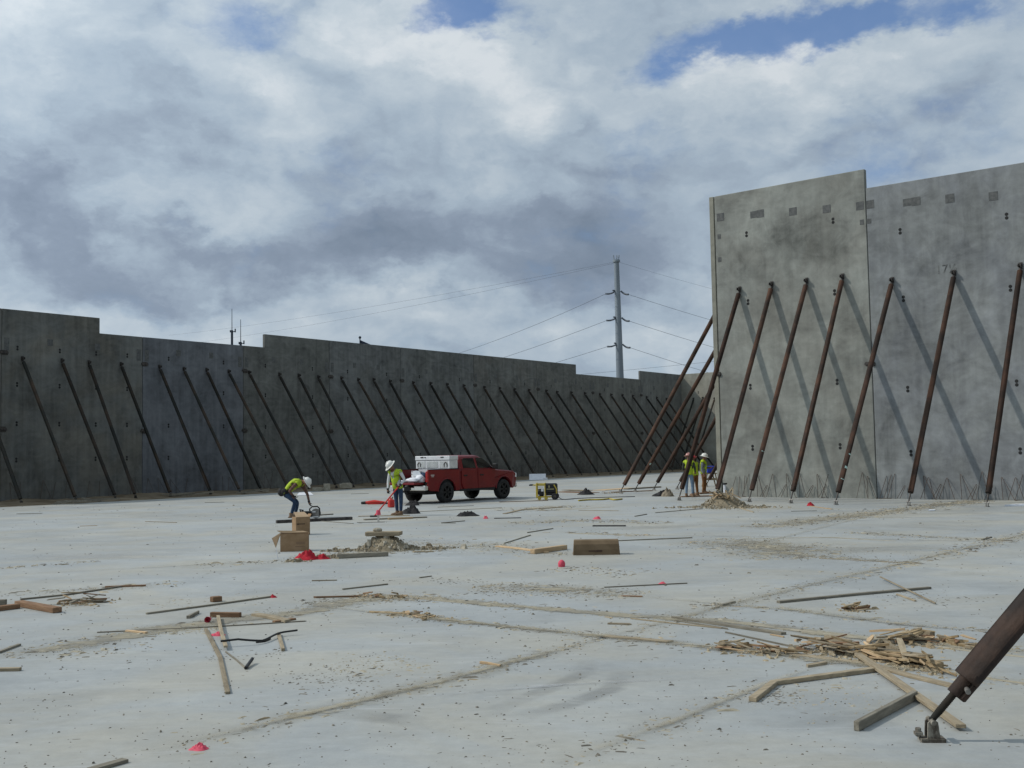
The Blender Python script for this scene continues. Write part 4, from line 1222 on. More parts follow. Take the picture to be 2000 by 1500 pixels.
# splintered heap pieces
def splinters(label, name, pl, n, size, grp, zmax=.14, m='splinter', seed=0, cat='wood pile'):
    q = random.Random(seed)
    P = [gp(*p) for p in pl]
    c = sum(P, Vector()) / len(P); c.z = 0
    t = thing(name, label, cat, c, 0, grp)
    for k in range(n):
        i = q.randrange(len(P) - 1)
        p = P[i] + (P[i + 1] - P[i]) * q.random() + Vector((q.gauss(0, .05), q.gauss(0, .10), 0)) - c
        L = q.uniform(*size); w = q.uniform(.014, .062); h = q.uniform(.005, .022)
        z = q.uniform(0, zmax) * q.random()
        d0 = hdir(P[-1] - P[0])
        a = math.atan2(d0.y, d0.x) + q.gauss(0, .5)
        tilt = q.gauss(0, .15)
        b = MB(); vs = []
        for s_, ww in ((-.5, q.uniform(.3, 1)), (-.2, 1), (.2, q.uniform(.7, 1)), (.5, q.uniform(.1, .7))):
            zz = z + max(0, abs(tilt) * L * .5 + s_ * L * tilt)
            kk = q.uniform(-.015, .015)
            vs += [(s_ * L, -w * ww / 2 + kk, zz), (s_ * L, w * ww / 2 + kk, zz), (s_ * L, w * ww / 2 + kk, zz + h), (s_ * L, -w * ww / 2 + kk, zz + h * q.uniform(.5, 1.4))]
        fs = [(0, 1, 2, 3), (15, 14, 13, 12)]
        for e in range(3):
            for r in range(4):
                fs.append((e * 4 + r, e * 4 + (r + 1) % 4, e * 4 + 4 + (r + 1) % 4, e * 4 + 4 + r))
        b.add(vs, fs)
        b.build('wood_splinter', M[q.choice([m, m, m, 'wood', 'wood_new', 'wood', 'wood_brown'])], t, (p.x, p.y, 0), a)
    def pk(qq):
        i = qq.randrange(len(P) - 1)
        v = P[i] + (P[i + 1] - P[i]) * qq.random() - c + Vector((qq.gauss(0, .12), qq.gauss(0, .16), 0)); v.z = 0
        return v, 1.0
    scatter('sawdust_crumbs', n * 6, pk, (.012, .05), 'chip', .4, seed + 90, 2.0, t)
    return t
splinters('large heap of splintered tan boards, right foreground', 'splintered_wood_heap', [(1560, 1268), (1640, 1275), (1700, 1285), (1760, 1298), (1835, 1310)], 62, (.08, .48), 'splintered wood heaps', .11, seed=3)
splinters('smaller splintered heap further back, beside the near brace', 'splintered_wood_heap', [(1735, 1256), (1780, 1254), (1830, 1254)], 26, (.08, .36), 'splintered wood heaps', .10, seed=4)
splinters('torn strip of splintered wood left of the large splintered heap', 'splintered_wood_heap', [(1405, 1264), (1450, 1272), (1500, 1274), (1545, 1279)], 28, (.07, .3), 'splintered wood heaps', .05, seed=5)
splinters('ragged scraps at the right, passing behind the near brace', 'splintered_wood_heap', [(1840, 1252), (1880, 1262), (1920, 1268)], 12, (.08, .25), 'splintered wood heaps', .08, seed=6)
splinters('crumpled brown scraps below the long grey board', 'splintered_wood_heap', [(1645, 1192), (1690, 1189)], 11, (.08, .2), 'splintered wood heaps', .07, seed=7)
splinters('brown heap of bark and wood at the left side', 'splintered_wood_heap', [(118, 1179), (150, 1178), (200, 1177)], 20, (.12, .32), 'splintered wood heaps', .12, 'wood_grey', seed=8)
splinters('scattered reddish splinters on the gravel trail left of centre', 'splintered_wood_heap', [(700, 1166), (740, 1166), (790, 1168)], 16, (.07, .22), 'splintered wood heaps', .05, seed=9)
splinters('golden crumbling wood on the yellowish board left of centre', 'splintered_wood_heap', [(785, 1199), (820, 1202), (847, 1206)], 12, (.05, .16), 'splintered wood heaps', .06, seed=10)
splinters('scrap heap of wood behind the leaning brace feet', 'splintered_wood_heap', [(1178, 964), (1205, 963), (1215, 961)], 12, (.2, .6), 'splintered wood heaps', .12, seed=11)

# ---------------------------------------------------------------- rubble mounds
def mound(label, name, cx, cy, rx, ry, h, n, seed, extra=()):
    q = random.Random(seed)
    c = gp(cx, cy); c.z = 0
    t = thing(name, label, 'rubble pile', c, 0, 'rubble piles on the slab')
    b = MB(); nu, nv = 36, 10
    vs = []; fs = []
    for j in range(nv + 1):
        for k in range(nu):
            a = 2 * math.pi * k / nu; r = j / nv
            rr = r * (1 + .28 * noise.noise(Vector((math.cos(a) * 1.3, math.sin(a) * 1.3, seed))))
            z = h * (1 - r ** 1.5) * (1 if r < 1 else 0)
            x, y = rx * rr * math.cos(a), ry * rr * math.sin(a)
            z += (.10 * h * noise.noise(Vector((x * 9, y * 9, seed))) + .1 * h * noise.noise(Vector((x * 22, y * 22, seed)))) * (1 - r * .7)
            vs.append((x, y, max(z, 0) if r < 1 else -.004))
    for j in range(nv):
        for k in range(nu):
            fs.append((j * nu + k, j * nu + (k + 1) % nu, (j + 1) * nu + (k + 1) % nu, (j + 1) * nu + k))
    b.add(vs, fs, 0, True)
    b.build('soil_mound', M['rubble'], t, weld=True)
    def pk(qq):
        a = qq.uniform(0, 6.28); r = qq.random() ** .6 * 1.25
        z = h * max(0, 1 - r ** 1.5) * .97
        return Vector((rx * r * math.cos(a), ry * r * math.sin(a), z - .01 if z > 0 else 0)), 1.0 if r < 1.05 else .7
    def pk2(qq):
        a = qq.uniform(0, 6.28); r = qq.random() * 1.05
        z = h * max(0, 1 - r ** 1.5) * .95
        return Vector((rx * r * math.cos(a), ry * r * math.sin(a), z - .02 if z > 0 else 0)), 1.0
    scatter('rubble_crumbs', n, pk, (.02, .075), 'rubble', .7, seed, 1.3, t)
    scatter('rubble_chips', n // 3, pk, (.025, .085), 'stone', .75, seed + 1, 1.3, t)
    for k in range(12):
        p, _ = pk2(q)
        s = q.uniform(.06, .13)
        bb = MB(); bb.ell((0, 0, 0), (s * .6, s * .5, s * .45), Euler((q.random() * 3, q.random() * 3, 0)).to_matrix(), 7, 5)
        for v in bb.v:
            v += Vector((noise.noise(v * 30), noise.noise(v * 30 + Vector((5, 0, 0))), noise.noise(v * 30 + Vector((0, 5, 0))))) * s * .14
        bb.smooth = [False] * len(bb.smooth)
        bb.build('broken_stone', M['stone'], t, p + Vector((0, 0, s * .18)))
    return t, c
t, c = mound('tan rubble mound with a board laid on top, in front of the man', 'rubble_mound', 752, 1074, .58, .36, .30, 420, 21)
tb = Vector((c.x - .02, c.y, .305))
b = MB(); b.box((0, 0, .035), (.74, .24, .075)); b.box((0, -.125, .028), (.70, .02, .085))
o = b.build('form_board', M['wood'], None, tb, -.06, bevel=.006); tag(o, 'mortar crusted board lying on top of the rubble mound', 'board')
b = MB(); b.ell((0, 0, .035), (.10, .07, .05), None, 8, 6)
b.smooth = [False] * len(b.smooth)
o = b.build('broken_stone', M['stone'], None, tb + Vector((-.13, 0, .07))); tag(o, 'lump of broken concrete resting on the board over the mound', 'stone')
def trail(cx, cy, n, rx, ry, seed):
    c0 = gp(cx, cy)
    def pk(qq):
        return Vector((c0.x + qq.gauss(0, rx), c0.y + qq.gauss(0, ry), 0)), 1.0
    scatter('rubble_spill', n, pk, (.025, .09), 'rubble', .6, seed, 1.4)
    scatter('stone_spill', n // 3, pk, (.025, .08), 'stone', .6, seed + 5, 1.4)
trail(668, 1077, 70, .22, .10, 51); trail(835, 1072, 120, .25, .12, 52); trail(640, 1090, 60, .12, .08, 53); trail(572, 1097, 50, .12, .06, 54)
mound('low heap of tan rubble and broken laths before the sunlit wall', 'rubble_mound', 1413, 989, .80, .6, .46, 420, 22)
trail(1370, 991, 130, .7, .3, 55); trail(1450, 992, 130, .6, .25, 56)
q = random.Random(5)
c = gp(1413, 989); hp = thing('broken_lath_heap', 'pale broken laths stuck in the rubble heap before the sunlit wall', 'wood pile', (c.x, c.y, 0))
for k in range(16):
    L = q.uniform(.3, .9); a = q.uniform(0, 6.28)
    bb = MB(); bb.box((0, 0, 0), (L, .05, .03), Euler((0, q.uniform(-.7, .7), a)).to_matrix())
    bb.build('lath', M[q.choice(['wood', 'wood_new', 'splinter'])], hp, (q.uniform(-.35, .35), q.uniform(-.45, .1), q.uniform(.25, .42)))

# ---------------------------------------------------------------- cartons, cloth, markers
def px_at(x, y):
    p = gp(x, y); return CAM_F / p.y, p
k, p = px_at(588, 1044)
p.z = 0
t = thing('cardboard_carton', 'upright brown carton with one flap folded open, standing behind the larger carton', 'carton', (p.x, p.y, 0), R(28))
w, h, d = .36, .44, .34
b = MB()
b.box((0, 0, h / 2), (w, d, h)); b.build('carton_body', M['card'], t, bevel=.004)
b = MB(); b.add([(-w / 2, -d / 2, h), (w / 2 - .02, -d / 2, h), (w / 2 - .06, d / 2 - .06, h + .11), (-w / 2 + .03, d / 2 - .06, h + .11)], [(0, 1, 2, 3)])
o = b.build('flap', M['card_in'], t); md = o.modifiers.new('s', 'SOLIDIFY'); md.thickness = .008
b = MB(); b.add([(w / 2, -d / 2, h), (w / 2, d / 2, h), (w / 2 + .05, d / 2 - .05, h + .07), (w / 2 + .05, -d / 2 + .05, h + .07)], [(0, 1, 2, 3)])
o = b.build('flap', M['card'], t); md = o.modifiers.new('s', 'SOLIDIFY'); md.thickness = .008
b = MB(); b.box((-.05, -d / 2 - .002, h * .62), (.20, .003, .022)); b.box((-.13, -d / 2 - .002, h * .62), (.05, .004, .032)); b.build('print', M['print'], t)
b = MB(); b.box((w / 2 + .002, -.02, h * .42), (.003, .08, .09)); b.build('sticker', M['white_print'], t)
b = MB(); b.box((w / 2 + .0035, -.02, h * .43), (.003, .05, .012)); b.box((w / 2 + .0035, -.02, h * .38), (.003, .055, .01)); b.build('print', M['print'], t)
k, p = px_at(573, 1077)
t = thing('cardboard_carton', 'larger open brown carton with a torn flap hanging at its left', 'carton', (p.x, p.y + .15, 0), R(8))
w, h, d = .56, .36, .34
b = MB()
for (cx, cy, sx, sy) in ((0, -d / 2, w, .008), (0, d / 2, w, .008), (-w / 2, 0, .008, d - .01), (w / 2, 0, .008, d - .01)):
    b.box((cx, cy, h / 2), (sx, sy, h))
b.box((0, 0, .006), (w - .012, d - .012, .008))
b.build('carton_body', M['card'], t)
b = MB(); b.add([(-w / 2 - .005, -d / 2, h), (-w / 2 - .005, d / 2, h + .02), (-w / 2 - .20, d / 2 - .02, h - .10), (-w / 2 - .10, -d / 2 + .02, h - .27)], [(0, 1, 2, 3)])
o = b.build('flap', M['card_shade'], t); md = o.modifiers.new('s', 'SOLIDIFY'); md.thickness = .008  # flap on the shadow side, its shade put into the colour
b = MB(); b.add([(-w / 2, d / 2, h), (w / 2, d / 2, h), (w / 2 - .12, d / 2 + .03, h + .03), (-w / 2 - .10, d / 2 + .02, h + .05)], [(0, 1, 2, 3)])
o = b.build('flap', M['card_in'], t); md = o.modifiers.new('s', 'SOLIDIFY'); md.thickness = .008
b = MB()
for (x, z, ww, hh_) in ((.10, .17, .12, .05), (.19, .17, .05, .05), (.12, .10, .2, .02)):
    b.box((x, -d / 2 - .006, z), (ww, .003, hh_))
b.build('print', mat('faint_print', (.22, .14, .085), .9), t)
k, p = px_at(1166, 1084)
t = thing('cardboard_carton', 'long brown carton with rounded top lying on its side, right of centre', 'carton', (p.x, p.y + .17, 0), R(-2))
prof = [(-.165, 0), (.165, 0), (.168, .06), (.16, .16), (.13, .235), (.07, .275), (-.02, .285), (-.12, .27), (-.16, .20), (-.17, .10)]
b = MB(); b.prism([(a, z) for a, z in prof], -.44, .44)
for i, v in enumerate(b.v):
    b.v[i] = Vector((v.y * (1 - .05 * (v.z / .28)), v.x, v.z))
b.build('carton_body', M['card_shade'], t, bevel=.004)  # shade of the carton's front painted in as a darker brown
b = MB(); b.box((-.02, -.176, .075), (.26, .004, .022)); b.box((.05, -.177, .075), (.10, .004, .034)); b.build('print', M['print'], t)

def rag_heap(label, name, cx, cy, rx, ry, h, m, seed, cat='cloth', grp=None, arms=0):
    c = gp(cx, cy); c.z = 0
    qz = random.Random(seed * 31)
    lobes = [(qz.uniform(-.6, .6), qz.uniform(-.4, .4), qz.uniform(.28, .5), qz.uniform(.5, 1.0)) for _ in range(5)]
    b = MB(); nu, nv = 40, 16
    vs = []; fs = []
    for j in range(nv + 1):
        for k in range(nu):
            a = 2 * math.pi * k / nu; r = j / nv
            lob = 1 + .35 * noise.noise(Vector((math.cos(a) * 1.6, math.sin(a) * 1.6, seed))) + (.3 * max(0, math.cos(a * arms + seed)) if arms else 0)
            x, y = rx * r * lob * math.cos(a), ry * r * lob * math.sin(a)
            f = sum(w_ * math.exp(-(((x / rx - cx_) / s_) ** 2 + ((y / ry - cy_) / s_) ** 2)) for cx_, cy_, s_, w_ in lobes)
            fold = abs(noise.noise(Vector((x / rx * 3.1 + seed, y / ry * 2.2, seed * 3.3)))) + .5 * abs(noise.noise(Vector((x / rx * 7, y / ry * 5, seed))))
            z = max(.0, 1 - r ** 2.2) ** .8 * (.42 + 1.0 * fold + .38 * f)
            vs.append((x, y, z if j < nv else 0))
    zm = max(v[2] for v in vs)
    vs = [(v[0], v[1], v[2] * h / zm) for v in vs]
    for j in range(nv):
        for k in range(nu):
            fs.append((j * nu + k, j * nu + (k + 1) % nu, (j + 1) * nu + (k + 1) % nu, (j + 1) * nu + k))
    b.add(vs, fs, 0, True)
    o = b.build(name, M[m], None, c, weld=True)
    return tag(o, label, cat, grp)
rag_heap('crumpled red cloth on the slab in front of the larger carton', 'red_cloth', 597, 1093, .24, .15, .20, 'red_cloth', 3, 'cloth')
rag_heap('smaller red cloth flap joined at the right of the red cloth', 'red_cloth', 628, 1092, .17, .08, .11, 'red_cloth', 5, 'cloth')
rag_heap('crumpled black jacket heap right of the man with the red tool', 'cloth_heap', 802, 1003, .36, .26, .30, 'black_cloth', 8, 'jacket', 'dark heaps on the slab')
rag_heap('flat black heap on the slab below the truck', 'cloth_heap', 912, 1008, .34, .22, .17, 'black_cloth', 9, 'jacket', 'dark heaps on the slab')
rag_heap('black heap with a strap beside the plywood sheets', 'cloth_heap', 1145, 966, .42, .3, .32, 'black_cloth', 10, 'jacket', 'dark heaps on the slab')
rag_heap('black and tan heap left of the three men', 'cloth_heap', 1293, 969, .46, .3, .30, 'black_cloth', 11, 'jacket', 'dark heaps on the slab')
rag_heap('tan cloth lying on the heap left of the three men', 'cloth_heap', 1304, 969.5, .28, .22, .40, 'brown_cloth', 12, 'jacket', 'dark heaps on the slab')
rag_heap('dark bag on the slab behind the man with the red tool, by the truck tyre', 'cloth_heap', 806, 987, .30, .2, .22, 'black_cloth', 13, 'bag', 'dark heaps on the slab')
rag_heap('pink scrap of plastic in the lower left foreground', 'pink_scrap', 390, 1463, .065, .05, .045, 'pink', 14, 'scrap', 'pink and red scraps')
rag_heap('small red scrap at the end of the long dark lath', 'red_scrap', 534, 1167, .05, .04, .05, 'red_cloth', 15, 'scrap', 'pink and red scraps')
rag_heap('pink scraps under the stick beside the red cup', 'pink_scrap', 423, 1241, .10, .06, .045, 'pink', 16, 'scrap', 'pink and red scraps')
rag_heap('pink scrap lying on the thin straight lath', 'pink_scrap', 1294, 1141, .07, .04, .04, 'pink', 17, 'scrap', 'pink and red scraps')
rag_heap('pink scrap on the far slab behind the carton', 'pink_scrap', 1166, 1014, .12, .08, .09, 'pink', 18, 'scrap', 'pink and red scraps')
rag_heap('red scrap at the end of the thin plank near the sunlit wall', 'red_scrap', 1583, 988, .13, .08, .14, 'red_cloth', 19, 'scrap', 'pink and red scraps')
rag_heap('pink scrap right of the flat black heap', 'pink_scrap', 949, 1013, .08, .06, .10, 'pink', 20, 'scrap', 'pink and red scraps')
# pink dome marker, red cup, stake
p = gp(1097, 1107)
b = MB(); b.ell((0, 0, .045), (.062, .062, .075), None, 14, 10); b.tube([(0, 0, 0), (0, 0, .03)], [.055, .06], 14)
o = b.build('marker_dome', M['pink'], None, (p.x, p.y, 0)); tag(o, 'round pink rubber marker standing on the slab left below the long carton', 'marker')
p = gp(405, 1217)
t = thing('red_cup', 'red plastic cup lying open towards the viewer, left foreground', 'cup', (p.x, p.y, 0))
b = MB(); b.tube([(0, .08, .036), (0, 0, .039)], [.026, .036], 16, cap=False); b.tube([(0, .08, .036), (0, .004, .039)], [.023, .033], 16, cap=False); b.tube([(0, .08, .036), (0, .078, .036)], [.026, .026], 16)
b.build('cup_body', M['pink'], t)
b = MB(); b.tube([(0, -.003, .039), (0, .003, .039)], [.039, .039], 16, cap=False); b.tube([(0, -.003, .039), (0, .003, .039)], [.032, .032], 16, cap=False); b.build('rim', M['pink'], t)
p = gp(739, 1019)
t = thing('marker_stake', 'short pale stake with a pink cap left of the man with the red tool', 'stake', (p.x, p.y, 0))
b = MB(); b.box((0, 0, .12), (.05, .05, .24)); b.build('stake', M['white_print'], t)
b = MB(); b.tube([(0, 0, .2), (0, 0, .34)], [.075, .055], 10); b.build('cap', M['pink'], t)
# black cable, rubber bit, white wire
def gline(label, name, pts, r, m, cat, lift=None, grp=None):
    P = [gp(*p) for p in pts]; c = P[0].copy(); c.z = 0
    fine = []
    for i in range(len(P) - 1):
        for s in range(6):
            u = s / 6
            p0, p1, p2, p3 = P[max(i - 1, 0)], P[i], P[i + 1], P[min(i + 2, len(P) - 1)]
            v = .5 * ((2 * p1) + (p2 - p0) * u + (2 * p0 - 5 * p1 + 4 * p2 - p3) * u * u + (3 * p1 - p0 - 3 * p2 + p3) * u ** 3)
            l = (lift[i] * (1 - u) + lift[i + 1] * u) if lift else 0
            fine.append((v.x - c.x, v.y - c.y, r + l))
    fine.append((P[-1].x - c.x, P[-1].y - c.y, r + (lift[-1] if lift else 0)))
    b = MB(); b.tube(fine, r, 8)
    o = b.build(name, M[m], None, c)
    return tag(o, label, cat, grp)
gline('black cable curving over the slab, lower left', 'black_cable', [(431, 1264), (465, 1262), (512, 1257), (545, 1244), (581, 1240)], .011, 'black', 'cable', [.05, .06, .02, .03, .04])
gline('short black side end of the cable under its middle', 'black_cable', [(500, 1256), (516, 1254), (528, 1249)], .008, 'black', 'cable')
gline('short thick black rubber piece at the end of the dark rod', 'rubber_strip', [(480, 1308), (486, 1302), (493, 1296)], .016, 'black', 'rubber strip', [0, .01, .03])
gline('yellow strap lying on the slab between generator and brace foot', 'yellow_strap', [(1130, 979), (1150, 977.5), (1175, 977), (1190, 975.5), (1200, 977.5), (1215, 976)], .03, 'yellow', 'strap')
gline('dark thin cord trailing right from the generator wheel', 'black_cable', [(1092, 972), (1100, 976), (1130, 974), (1180, 972), (1240, 970.5)], .015, 'black', 'cord')
p = gp(543, 1092)
b = MB(); b.tube([(0, 0, 0), (-.02, 0, .08), (-.035, 0, .22)], [.008, .008, .006], 6)
o = b.build('white_wire', M['white_sheet'], None, (p.x, p.y, 0)); tag(o, 'pale bent wire standing beside the larger carton', 'wire')
# white things near the walls
def slab_thing(label, name, pts, hgt, m, cat, grp=None):
    P = [gp(*p) for p in pts]; c = sum(P, Vector()) / len(P)
    b = MB(); n = len(P)
    vs = [(v.x - c.x, v.y - c.y, .002) for v in P] + [(v.x - c.x, v.y - c.y, hgt) for v in P]
    b.add(vs, [tuple(range(n))[::-1], tuple(range(n, 2 * n))] + [(i, (i + 1) % n, n + (i + 1) % n, n + i) for i in range(n)])
    o = b.build(name, M[m], None, (c.x, c.y, 0)); return tag(o, label, cat, grp)
p = gp(1050, 938)
t = thing('insulation_board', 'white board leaning low against the foot of the shaded wall', 'board', (p.x, p.y, 0), RZL - R(55))
b = MB(); b.box((0, .12, .22), (1.15, .05, .48), Euler((R(-28), 0, 0)).to_matrix()); b.build('sheet', M['white_sheet'], t)
b = MB(); b.box((.55, .02, .09), (.28, .3, .17)); b.build('sheet', M['white_sheet'], t)
slab_thing('white sheet lying flat on the slab at the right photo edge', 'white_sheet', [(1962, 989), (2060, 988), (2060, 986.6), (1985, 986.8)], .05, 'white_sheet', 'sheet')
slab_thing('small white sheet on the slab between two brace feet of the sunlit wall', 'white_sheet', [(1813, 998.5), (1826, 998), (1826, 997), (1815, 997)], .03, 'white_sheet', 'sheet')
slab_thing('white sheet behind the bending man', 'white_sheet', [(580, 968), (612, 967.5), (606, 962), (584, 963)], .03, 'white_sheet', 'sheet')
for (lab, x, y, parts) in [('small grey block heap on the slab edge left of the man with the red tool', 630, 959, [(-.3, 0, .10, .5, .3, .2), (.25, .1, .2, .35, .3, .4), (.0, .2, .08, .3, .3, .16)]),
                           ('pale grey box by the dirt strip between the two working men', 675, 954, [(0, 0, .14, .75, .4, .28), (.05, .0, .3, .5, .3, .06)])]:
    p = gp(x, y)
    t = thing('concrete_block', lab, 'block', (p.x, p.y, 0), .3, 'blocks at the slab edge')
    for (dx, dy, z, sx, sy, sz) in parts:
        b = MB(); b.box((dx, dy, z), (sx, sy, sz)); b.build('block', M['stone'], t, bevel=.02)
p = gp(1416, 972)
t = thing('pipe_stub', 'white upright pipe stub with a dark cap at the left foot of the sunlit wall', 'pipe', (p.x, p.y, 0))
b = MB(); b.tube([(0, 0, 0), (0, 0, .52)], .055, 10); b.build('pipe', M['white_sheet'], t)
b = MB(); b.tube([(0, 0, .52), (0, 0, .58)], .08, 10); b.box((.03, 0, .56), (.14, .06, .05)); b.build('cap', M['black'], t)
# debris at the feet of the shaded wall
for (lab, x, y, n, sd) in [('dark scrap timber by the second brace foot on the dirt strip', 130, 984, 7, 61), ('dark scrap timber beside a brace foot, left of the bluish panel', 195, 980, 4, 62), ('scrap timber on the dirt strip below the bluish panel', 365, 969, 5, 63), ('scrap timber on the dirt strip left of the bending man', 500, 963, 4, 64)]:
    q = random.Random(sd); p = gp(x, y)
    t = thing('scrap_timber', lab, 'scrap timber', (p.x, p.y, 0), 0, 'scrap timber along the dirt strip')
    for k in range(n):
        bb = MB(); bb.box((q.uniform(-.7, .7), q.uniform(-.3, .3), q.uniform(.05, .14)), (q.uniform(.5, 1.6), .1, .06), Euler((0, q.uniform(-.15, .15), q.uniform(-.5, .5))).to_matrix())
        bb.build('timber_piece', M['wood_grey'], t)

# ---------------------------------------------------------------- hand tools
p = gp(731, 985)
t = thing('red_jack_bar', 'long red tool lying on the slab behind the man with the red handled tool', 'hand tool', (p.x, p.y, 0), R(-3))
b = MB(); b.tube([(-.35, 0, .07), (.0, 0, .09), (.42, 0, .06)], [.055, .085, .05], 8); b.box((0, 0, .03), (.5, .18, .06)); b.build('body', M['orange_red'], t)
b = MB(); b.tube([(-.52, 0, .06), (-.34, 0, .07)], [.05, .06], 8); b.box((.46, -.05, .04), (.22, .06, .06)); b.build('grip', M['black'], t)
p = gp(764, 991)
t = thing('fuel_can', 'red fuel can standing behind the leg of the man with the red tool', 'fuel can', (p.x, p.y, 0), R(20))
b = MB(); b.box((0, 0, .15), (.22, .30, .30), taper=.86); b.build('can_body', M['orange_red'], t, bevel=.03)
b = MB(); b.tube([(0, -.09, .29), (0, -.09, .35), (0, .09, .35), (0, .09, .29)], .018, 8); b.build('handle', M['orange_red'], t)
b = MB(); b.tube([(.05, .1, .30), (.1, .14, .38)], [.025, .018], 8); b.build('spout', M['black'], t)
# cut-off saw by the bending man
p = gp(606, 1016)
t = thing('cut_off_saw', 'black power saw with a hoop handle under the reaching hand of the bending man', 'saw', (p.x, p.y, 0), R(6))
b = MB(); b.box((-.12, 0, .19), (.34, .20, .17)); b.tube([(-.27, 0, .2), (-.31, 0, .33), (-.20, 0, .29)], .03, 8); b.build('motor_housing', M['black'], t, bevel=.02)
b = MB(); b.tube([(0, 0, .22), (-.02, 0, .34), (.06, 0, .41), (.22, 0, .41), (.28, 0, .35), (.29, 0, .14)], .022, 10); b.build('hoop_handle', M['rubber'], t)
b = MB(); b.tube([(.17, .05, .20), (.17, .062, .20)], .15, 24); b.build('blade', M['steel'], t)
b = MB(); b.box((0, 0, .1), (.5, .06, .025)); b.box((.06, 0, .25), (.20, .05, .03)); b.build('frame', M['white_metal'], t)

# ---------------------------------------------------------------- generator
p = gp(1069, 976)
t = thing('generator', 'portable black generator in a yellow tube frame on wheels', 'generator', (p.x, p.y, 0), R(-6))
def hoop(x, name='frame_hoop'):
    b = MB(); y0, y1 = -.27, .27
    b.tube([(x, y0, .10), (x, y0, .62), (x, y0 + .05, .67), (x, y1 - .05, .67), (x, y1, .62), (x, y1, .10), (x, y0, .10)], .024, 8)
    b.build(name, M['yellow'], t)
hoop(-.42); hoop(-.07)
b = MB()
for y in (-.27, .27):
    b.tube([(-.42, y, .60), (-.07, y, .60)], .022, 8); b.tube([(-.42, y, .12), (.42, y, .12)], .022, 8); b.tube([(.40, y, .12), (.40, y, .45), (.30, y, .62)], .022, 8)
b.tube([(-.42, -.27, .66), (-.07, -.27, .66)], .022, 8)
b.build('frame_rail', M['yellow'], t)
b = MB(); b.box((.17, 0, .47), (.50, .50, .40)); b.build('fuel_tank', M['black'], t, bevel=.05)
b = MB(); b.box((.15, -.254, .44), (.30, .012, .035)); b.box((.10, -.254, .54), (.05, .012, .09)); b.build('tank_label', mat('tank_label', (.30, .27, .14), .7), t)
b = MB(); b.box((-.25, 0, .30), (.22, .36, .30)); b.tube([(-.25, -.24, .3), (-.25, -.17, .3)], .13, 16); b.build('engine', M['black'], t, bevel=.02)
b = MB(); b.box((-.25, -.20, .52), (.22, .03, .06)); b.box((-.33, -.22, .30), (.05, .03, .05)); b.box((-.33, -.22, .20), (.05, .03, .05)); b.box((-.18, -.23, .40), (.10, .03, .10)); b.build('control_panel', M['white_metal'], t)
b = MB(); b.box((.14, 0, .24), (.36, .40, .12)); b.build('alternator', M['rubber'], t, bevel=.02)
for y in (-.27, .27):
    b = MB(); b.tube([(.33, y - .05, .14), (.33, y + .05, .14)], .14, 18); w = b.build('wheel', M['rubber'], t, bevel=.015)
    b = MB(); b.tube([(.33, y - .056, .14), (.33, y + .056, .14)], .06, 12); b.build('hub', M['dark_steel'], w)
for x in (-.30, -.03):
    b = MB(); b.tube([(x, -.27, .12), (x, -.27, .06)], .02, 8); b.tube([(x, -.30, .07), (x, -.24, .07)], .07, 14); b.build('foot_wheel', M['yellow'], t)
b = MB(); b.tube([(-.42, -.2, .60), (-.60, -.2, .61)], .020, 8); b.tube([(-.42, .2, .60), (-.60, .2, .61)], .020, 8); b.build('lift_handle', M['yellow'], t)
for y in (-.2, .2):
    b = MB(); b.tube([(-.58, y, .61), (-.72, y, .61)], .028, 8); b.build('grip', M['rubber'], t)

# ---------------------------------------------------------------- blue cooler on a stand behind the men
p = gp(1387, 950)
t = thing('timber_stand', 'pale wooden stand carrying the blue cooler behind the men', 'stand', (p.x, p.y, 0), R(10))
for x in (-.28, .28):
    for y in (-.2, .2):
        b = MB(); b.tube([(x * 1.35, y, 0), (x * .8, y, .66)], .035, 6); b.build('leg', M['wood'], t)
b = MB(); b.box((0, 0, .68), (.80, .5, .05)); b.build('top', M['wood'], t)
b = MB(); b.box((0, -.2, .38), (.72, .03, .10)); b.box((0, .2, .38), (.72, .03, .10)); b.build('brace_rail', M['wood'], t)
t2 = thing('water_cooler', 'blue plastic tub on the pale stand by the pale panel edge', 'cooler', (p.x, p.y, .706), R(10))
b = MB(); b.box((0, 0, .16), (.36, .36, .32), taper=1.2); b.build('tub', M['blue'], t2, bevel=.03)
b = MB(); b.box((0, 0, .335), (.48, .48, .05)); b.build('rim', M['blue'], t2, bevel=.015)
# ---------------------------------------------------------------- red pickup
TH_ = R(52)
pr_ = gp(870, 982)
tdir = Vector((math.cos(TH_), math.sin(TH_), 0)); tlat = Vector((-math.sin(TH_), math.cos(TH_), 0))
t0 = Vector((pr_.x, pr_.y, 0)) + tlat * .86
T = thing('pickup_truck', 'red crew cab pickup truck parked with its tailgate open, facing away to the right', 'pickup truck', t0, TH_)
def TW(x, y, z):
    return t0 + tdir * x + tlat * y + Vector((0, 0, z))
def arch(cx, r, z0, cz=.42, n=9):
    a0 = math.asin((z0 - cz) / r)
    return [(cx + r * math.cos(a), cz + r * math.sin(a)) for a in [math.pi - a0 - (math.pi - 2 * a0) * i / n for i in range(n + 1)]]
Zb, WB = .47, 3.645
b = MB()
prof = [(.80, Zb)] + arch(WB, .53, Zb) + [(4.36, .44), (4.58, .50), (4.64, .72), (4.63, .96), (4.57, 1.09), (4.38, 1.17), (3.9, 1.215), (3.35, 1.25), (3.08, 1.285), (.80, 1.315)]
b.prism(prof, -.965, .965)
for i, v in enumerate(b.v):     # the nose narrows, the flanks tuck in below the shoulder
    k = 1 - .10 * max(0, (v.x - 4.0) / .64) ** 2 - (.03 if v.z > 1.2 else 0) - (.025 if v.z < .6 else 0)
    b.v[i] = Vector((v.x, v.y * k, v.z))
b.build('front_body', M['truck'], T, bevel=.045)
